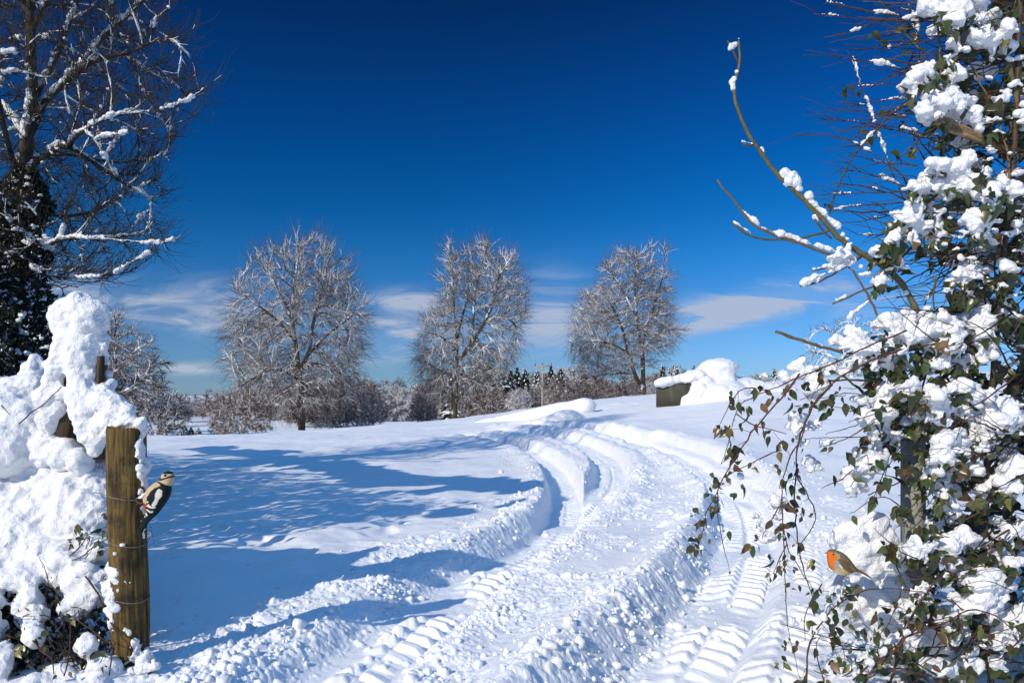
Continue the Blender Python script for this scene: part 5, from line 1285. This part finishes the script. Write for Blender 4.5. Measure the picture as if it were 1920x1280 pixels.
# concrete fence post glimpsed in the hedge
fp = tag(mesh('fence_post', *(lambda b_: (b_[0], b_[1]))(box((*W(1712, 0, 4.3)[:2], .62), (.10, .10, 1.5), .012)), two_tone('post_concrete', (.16, .16, .13), (.30, .30, .26), 8, bump=.4)), 'grey fence post glimpsed between snowy brambles in the right hedge', 'fence post')

# snow mound behind the robin
C, Rr = [], []
for px, py, r_ in MOUND:
    c, q = bl(px, py, 4.0, r_, 1, .95, 1); C.append(c); Rr.append(q)
for px, py, r_ in [(1600, 1120, 50), (1660, 1120, 60), (1700, 1180, 70)]:
    c, q = bl(px, py, 4.35, r_, 1.1, 1.2, 1); C.append(c); Rr.append(q)
tag(snow_mass('snow_mound', C, Rr, .011, M['snow_soft'], None, .8), 'soft white heap of snow on the brambles right behind the robin', 'snow mound')

# long bare shoots of the sapling that reach up into the sky
sap = thing('sapling', 'bare sapling whose long curved shoot reaches up alone into the blue sky', 'sapling', W(1805, 800, HD))
a = Acc(); SL = []
SD = 3.9
for pts, r0, r1, cc, sn in [
    ([(1760, 700), (1727, 610), (1712, 570), (1697, 540), (1668, 508), (1640, 490), (1612, 474), (1575, 447), (1540, 410), (1500, 367), (1460, 330), (1430, 290), (1405, 255), (1387, 215), (1376, 175), (1381, 140), (1388, 112), (1385, 76)], .017, .006, OLV, [(1515, 375, 1572, 428, 7)]),
    ([(1383, 118), (1376, 95), (1364, 76)], .005, .003, BRN, []),
    ([(1412, 272), (1400, 274), (1392, 268)], .005, .004, BRN, [(1392, 266, 1410, 270, 5)]),
    ([(1345, 338), (1358, 356), (1375, 375), (1400, 410), (1440, 435), (1500, 457), (1560, 478), (1600, 487), (1615, 478)], .004, .008, TAN * .8, [(1430, 430, 1600, 484, 6), (1388, 392, 1425, 424, 4)]),
    ([(1373, 417), (1405, 441), (1450, 450), (1500, 447), (1540, 437), (1565, 430)], .005, .006, OLV * .8, [(1376, 417, 1408, 438, 3)]),
    ([(1502, 537), (1530, 530), (1570, 510), (1615, 482)], .004, .006, BRN, [(1505, 533, 1600, 492, 7)]),
    ([(1524, 508), (1550, 502), (1580, 492)], .003, .004, BRN, [(1526, 506, 1570, 496, 6)]),
    ([(1562, 570), (1590, 557), (1625, 542), (1662, 526)], .004, .005, TAN * .7, [(1566, 563, 1585, 557, 6)]),
    ([(1590, 600), (1615, 575), (1632, 555), (1642, 532)], .004, .004, TAN * .8, [(1592, 596, 1635, 560, 5)]),
    ([(1590, 500), (1602, 512), (1625, 550), (1650, 600), (1678, 655), (1695, 700), (1715, 725), (1742, 742)], .004, .010, TAN * .8, []),
    ([(1455, 622), (1500, 637), (1560, 655), (1620, 668), (1660, 671), (1700, 658), (1732, 646)], .007, .008, TAN * .8, []),
    ([(1528, 412), (1540, 428), (1560, 448)], .005, .004, BRN, [(1527, 410, 1532, 414, 5)]),
    ([(1622, 515), (1635, 498), (1651, 475), (1672, 446), (1700, 420), (1740, 380), (1800, 330)], .004, .008, BRN, [])]:
    stem(a, [(p[0], p[1], SD + .0008 * (p[0] - 1385) * .4) for p in pts], 0, r0, r1, cc, h, S=9)
    for x0, y0, x1, y1, r_ in sn:
        m_ = max(4, int(math.hypot(x1 - x0, y1 - y0) / 1.8)); ph_ = h.uniform(0, 99)
        for k in range(m_):
            f = k / (m_ - 1); w_ = .70 + .55 * float(noise2(np.array([k * .11 + ph_]), np.array([.5]), 3)[0]) + .25 * float(noise2(np.array([k * .31 + ph_]), np.array([.5]), 5)[0])
            if w_ > .34: SL.append((x0 + (x1 - x0) * f, y0 + (y1 - y0) * f - r_ * .5 * w_, r_ * w_ * .95))
a.build('shoots', M['stem'], sap)
SL += [(1372, 88, 8), (1378, 84, 6), (1368, 92, 5), (1385, 72, 3), (1372, 155, 7), (1374, 164, 7), (1376, 148, 5), (1381, 135, 3), (1471, 325, 11), (1482, 332, 13), (1492, 342, 12), (1478, 340, 10), (1497, 352, 8), (1500, 340, 6), (1488, 326, 8), (1390, 225, 3), (1431, 284, 5), (1428, 280, 4), (1700, 548, 5), (1516, 368, 8), (1590, 448, 6), (1580, 440, 6), (1615, 500, 6)]
C, Rr = [], []
for px, py, r_ in SL: c, q = bl(px, py, SD + .0008 * (px - 1385) * .4, r_); C.append(c); Rr.append(q)
snow_mass('snow_on_shoots', C, Rr, .0050, M['snow_soft'], sap, .55)

# thin thorn twigs at the top right
th_b = thing('thorn_bush', 'leafless thorn bush with thin horizontal twigs dotted with snow at top right', 'bush', W(1850, 330, 4.25))
a = Acc(); SLT = []
TW = [[(1525, 25), (1560, 30), (1610, 35), (1690, 40), (1760, 42)], [(1550, 5), (1600, 15), (1680, 30), (1760, 40), (1850, 95)], [(1545, 70), (1600, 60), (1650, 40), (1720, 42)], [(1580, 110), (1630, 116), (1690, 130)], [(1600, 92), (1660, 92), (1740, 70), (1820, 60)], [(1598, 105), (1615, 160), (1640, 230), (1660, 290), (1695, 375)],
      [(1585, 160), (1640, 162), (1720, 150), (1800, 140)], [(1575, 195), (1620, 198), (1680, 185), (1740, 200)], [(1555, 207), (1620, 210), (1700, 220)], [(1538, 223), (1600, 228), (1680, 240), (1760, 255)], [(1495, 252), (1560, 255), (1610, 272), (1660, 305), (1720, 350)], [(1593, 238), (1650, 240), (1720, 255), (1800, 280)], [(1560, 342), (1620, 350), (1690, 370), (1740, 400)],
      [(1520, 365), (1600, 363), (1700, 360)], [(1560, 392), (1620, 385), (1700, 380)], [(1615, 415), (1660, 405), (1700, 398)], [(1555, 400), (1562, 375), (1580, 330), (1605, 285), (1640, 250), (1670, 215), (1710, 190)], [(1610, 440), (1650, 440), (1700, 430)], [(1600, 470), (1680, 478), (1760, 470), (1850, 488)], [(1640, 445), (1720, 470), (1800, 480), (1860, 470)], [(1690, 490), (1760, 480), (1860, 492)],
      [(1795, 450), (1770, 500), (1740, 560), (1720, 600)], [(1680, 556), (1740, 552), (1800, 530), (1850, 520)], [(1610, 400), (1660, 420), (1740, 440)], [(1640, 10), (1720, 25), (1800, 70)], [(1580, 315), (1640, 330), (1700, 352)], [(1600, 290), (1650, 305), (1720, 310)], [(1660, 60), (1720, 110), (1760, 180), (1790, 260)], [(1700, 0), (1720, 60), (1730, 180)]]
for i, pts in enumerate(TW):
    d_ = 4.0 + .25 * ((i * 37) % 10) / 10; r_ = .0060 if i in (16, 1) else .0034
    L = stem(a, pts, d_, r_ * .6, r_, (BRN if i % 3 else RED) * .8, h, S=5, thorns=1)
    for _ in range(7):      # side twigs
        k = int(h.integers(0, len(L) - 1)); u_ = L[k]; v_ = np.array([-h.uniform(.04, .22), h.normal(0, .03), h.uniform(-.08, .1)]); V, F = tubes(np.array([[u_, u_ + v_ * .5 + [0, 0, .006], u_ + v_]]), np.array([[.0018, .0014, .0008]]), 4); a.add(V, F, BRN * .7)
    k = 0
    while k < len(L) - 1:
        if h.random() < .16:
            n_ = int(h.integers(1, 6)); s0 = h.uniform(.005, .013)
            for q_ in range(n_ * 4):
                f = q_ / 4; i_ = min(int(k + f), len(L) - 2); p_ = L[i_] + (L[i_ + 1] - L[i_]) * (f % 1); r2 = s0 * h.uniform(.5, 1.1) * math.sin(math.pi * (q_ + .7) / (n_ * 4 + .4)) ** .5
                SLT.append((p_ + [h.normal(0, .002), h.normal(0, .002), r2 * .7 + r_ * .6], r2))
            k += n_
        k += 1
a.build('twigs', M['stem'], th_b)
snow_mass('snow_on_twigs', [c for c, r_ in SLT], [np.array([r_ * 1.2, r_, r_ * .85]) for c, r_ in SLT], .0042, M['snow_soft'], th_b, .8)
a = Acc(); leaf_spots(a, [(1637, 62), (1655, 72), (1708, 95), (1705, 125), (1590, 165), (1612, 170), (1660, 205), (1672, 212), (1630, 252), (1625, 265), (1618, 245), (1700, 235), (1690, 230), (1712, 275), (1700, 290), (1675, 285), (1670, 450), (1688, 455), (1552, 378), (1710, 50), (1695, 55)] * 2, 4.1, .055, h, 'bramble', .15); a.build('leaves', M['leaf'], th_b)

# brambles: each arching stem a plant of its own
def bramble(label, stems_, leaf_xy, d, dens=.75, dry=.15, size=.05, snow_pts=(), side=True, rr=.0042, col=RED):
    rt0 = W(stems_[0][0][0], stems_[0][0][1], d)
    t_ = thing('bramble', label, 'bramble', rt0, 'brambles hanging out of the right hedge')
    a1 = Acc(); a2 = Acc(); pos = []
    for j, pts in enumerate(stems_):
        L = stem(a1, [(p[0], p[1], d + .0006 * (1500 - p[0]) * -.3) for p in pts], 0, rr * (1 if j == 0 else .7), rr * .35, col * h.uniform(.8, 1.2), h, thorns=1)
        for k in range(1, len(L)):
            if h.random() < dens:
                v_ = h.normal(0, .035, 3) + [0, 0, -.012]; e_ = L[k] + v_; V, F = tubes(np.array([[L[k], L[k] + v_ * .6 + [0, 0, .008], e_]]), np.array([[.0013, .0011, .0009]]), 4); a1.add(V, F, RED * .9)
                for _ in range(int(h.integers(1, 4))): pos.append(e_ + h.normal(0, .012, 3))
    a1.build('stems', M['stem'], t_)
    for px, py in leaf_xy:
        for _ in range(2): pos.append(W(px + h.normal(0, 4), py + h.normal(0, 4), d + h.normal(0, .02)))
    if pos: leaves(a2, np.array(pos), size, leaf_tones(len(pos), h, dry), 'bramble', h, .7); a2.build('leaves', M['leaf'], t_)
    if len(snow_pts):
        C, Rr = [], []
        for px, py, r_ in snow_pts:
            for k in range(3): c, q = bl(px + h.normal(0, .4) * r_, py + h.normal(0, .4) * r_, d + .01, r_ * h.uniform(.5, .85)); C.append(c); Rr.append(q)
        snow_mass('snow_on_stems', C, Rr, .0065, M['snow_soft'], t_, .8)
bramble('bramble arching left from the snow shelf, its tip curling down at the far left', [[(1700, 620), (1650, 640), (1608, 658), (1563, 681), (1502, 705), (1461, 723), (1421, 740), (1390, 756), (1380, 775), (1372, 802), (1364, 835), (1352, 870)], [(1440, 732), (1400, 727), (1375, 745), (1350, 795)]],
        [(1422, 728), (1425, 720), (1460, 750), (1448, 745), (1485, 752), (1492, 760), (1403, 762), (1405, 775), (1435, 760), (1352, 800), (1347, 806), (1365, 798), (1390, 795), (1470, 725), (1480, 730)], 3.72, .3, .2, .048, [(1550, 678, 7), (1530, 688, 7), (1515, 695, 7), (1580, 665, 8), (1480, 708, 6), (1450, 718, 5), (1600, 652, 8)])
bramble('bramble spray with drying leaves hanging furthest left over the wheel rut', [[(1500, 700), (1475, 735), (1451, 762), (1414, 805), (1377, 861), (1357, 894), (1341, 930), (1325, 963), (1316, 1004), (1308, 1036)], [(1465, 843), (1422, 861), (1386, 878), (1357, 896)], [(1345, 922), (1346, 963), (1353, 1004), (1361, 1044)], [(1381, 776), (1414, 797), (1475, 813)]],
        [(1340, 890), (1343, 900), (1372, 880), (1388, 908), (1326, 915), (1330, 930), (1345, 950), (1332, 955), (1325, 975), (1312, 985), (1302, 955), (1298, 1010), (1312, 1030), (1300, 1030), (1376, 845), (1368, 833), (1350, 905), (1318, 1000), (1460, 832), (1472, 828), (1462, 848), (1375, 920)], 3.6, .28, .3, .045, [(1390, 892, 6)])
bramble('long red bramble stem dropping from the snow shelf down to the left of the robin', [[(1690, 655), (1640, 675), (1604, 689), (1573, 707), (1559, 721), (1534, 746), (1518, 770), (1502, 823), (1481, 853), (1467, 910), (1467, 963), (1475, 1020), (1495, 1060), (1524, 1105), (1532, 1146)], [(1467, 940), (1440, 985), (1428, 1010)], [(1475, 1020), (1455, 1060), (1450, 1075)]],
        [(1480, 935), (1478, 948), (1458, 985), (1455, 1000), (1474, 1000), (1418, 1015), (1410, 1020), (1450, 1050), (1460, 1070), (1445, 1075), (1478, 1045), (1490, 1070), (1500, 1100), (1530, 1100), (1525, 1110), (1465, 900), (1460, 870), (1548, 752), (1572, 730), (1580, 745), (1560, 740), (1565, 760)], 3.65, .25, .15, .048, [(1455, 935, 9), (1440, 1000, 8), (1470, 880, 5), (1497, 810, 6)], col=RED * 1.3)
bramble('dark kinked bramble stem bending sharply in front of the open snow', [[(1560, 720), (1524, 762), (1495, 841), (1495, 890), (1512, 925), (1528, 955), (1524, 987), (1499, 1020)], [(1495, 870), (1490, 930), (1493, 990), (1502, 1050), (1525, 1120), (1540, 1146)]],
        [(1500, 955), (1508, 965), (1490, 985), (1525, 1055), (1493, 870), (1488, 880), (1500, 1015), (1495, 925)], 3.75, .2, .1, .05, [(1516, 868, 9), (1510, 830, 6)], rr=.0055, col=DRK * 1.6)
bramble('thin vertical bramble runner hanging at the lower left of the hedge', [[(1467, 960), (1470, 1044), (1475, 1146), (1479, 1187), (1491, 1235), (1503, 1285)]], [(1477, 1200), (1474, 1208), (1468, 1240), (1462, 1248), (1465, 1235)], 3.55, .12, .4, .045, [(1487, 1160, 9), (1490, 1170, 6)], rr=.0028)
bramble('bramble arching over below the robin and back into the hedge', [[(1512, 1290), (1512, 1264), (1516, 1215), (1532, 1178), (1560, 1142), (1589, 1121), (1625, 1105), (1666, 1103), (1723, 1109), (1780, 1120)], [(1545, 1162), (1575, 1200), (1585, 1235)], [(1541, 1093), (1520, 1130), (1508, 1160), (1510, 1200)], [(1545, 1280), (1530, 1215), (1538, 1190)]],
        [(1580, 1095), (1584, 1108), (1588, 1120), (1605, 1100), (1612, 1098), (1594, 1135), (1600, 1150), (1592, 1165), (1572, 1150), (1560, 1205), (1568, 1235), (1560, 1240), (1530, 1220), (1512, 1165), (1640, 1150), (1652, 1160), (1620, 1180), (1635, 1190), (1660, 1170), (1560, 1120), (1540, 1105), (1600, 1190)], 3.6, .3, .12, .05, [(1532, 1180, 8), (1545, 1160, 8), (1650, 1098, 6), (1690, 1102, 6), (1620, 1102, 4)], col=RED * 1.2)
bramble('red bramble arching from the bottom edge up into the right of the hedge', [[(1613, 1290), (1646, 1243), (1678, 1219), (1707, 1190), (1763, 1170), (1800, 1150), (1828, 1142), (1861, 1150), (1900, 1180)], [(1600, 1275), (1640, 1235), (1690, 1200)]],
        [(1640, 1260), (1650, 1240), (1700, 1215), (1720, 1230), (1770, 1240), (1800, 1250), (1790, 1235), (1820, 1260), (1560, 1255), (1740, 1245)], 3.6, .3, .12, .055, [(1700, 1185, 7), (1740, 1170, 8), (1660, 1222, 7), (1630, 1240, 6)], rr=.006, col=RED * 1.1)
bramble('thick thorny bramble rising steeply at the bottom of the hedge', [[(1668, 1290), (1680, 1240), (1690, 1203), (1707, 1160), (1727, 1126), (1751, 1093), (1788, 1073), (1850, 1060)]], [(1740, 1140), (1755, 1120), (1770, 1140), (1785, 1120), (1760, 1050), (1750, 1045), (1805, 1060)], 3.68, .35, .12, .06, [(1735, 1108, 6), (1770, 1078, 7)], rr=.0062, col=RED * 1.1)
bramble('bramble lying across the snow shelf above the open field', [[(1780, 640), (1700, 655), (1640, 672), (1590, 700), (1545, 728), (1500, 750)], [(1640, 790), (1600, 815), (1560, 832), (1535, 838)], [(1600, 880), (1575, 900), (1540, 915)], [(1730, 690), (1690, 740), (1640, 775), (1590, 790)]],
        [(1725, 680), (1735, 675), (1750, 705), (1765, 710), (1775, 690), (1716, 755), (1730, 757), (1590, 850), (1640, 875), (1650, 860), (1655, 900), (1560, 775), (1600, 770), (1690, 870), (1680, 855)] * 2, 3.85, .3, .12, .055, [])
bramble('leafy bramble tangle low in the hedge right of the robin', [[(1880, 1010), (1800, 1060), (1730, 1040), (1680, 1020), (1660, 1010)], [(1700, 960), (1660, 930), (1620, 945), (1600, 960)], [(1700, 830), (1660, 880), (1640, 930), (1630, 950)], [(1680, 1060), (1690, 1100), (1670, 1160), (1640, 1200)]],
        [(1682, 960), (1690, 950), (1662, 1025), (1668, 1035), (1672, 1022), (1745, 900), (1735, 925), (1720, 900), (1730, 990), (1790, 870), (1810, 875), (1745, 985), (1760, 950), (1850, 1040), (1860, 1045), (1840, 1060), (1730, 850), (1700, 880)] * 3, 3.82, .45, .08, .06, [])
print('objects', len(bpy.data.objects), 'verts', sum(len(m_.vertices) for m_ in bpy.data.meshes))
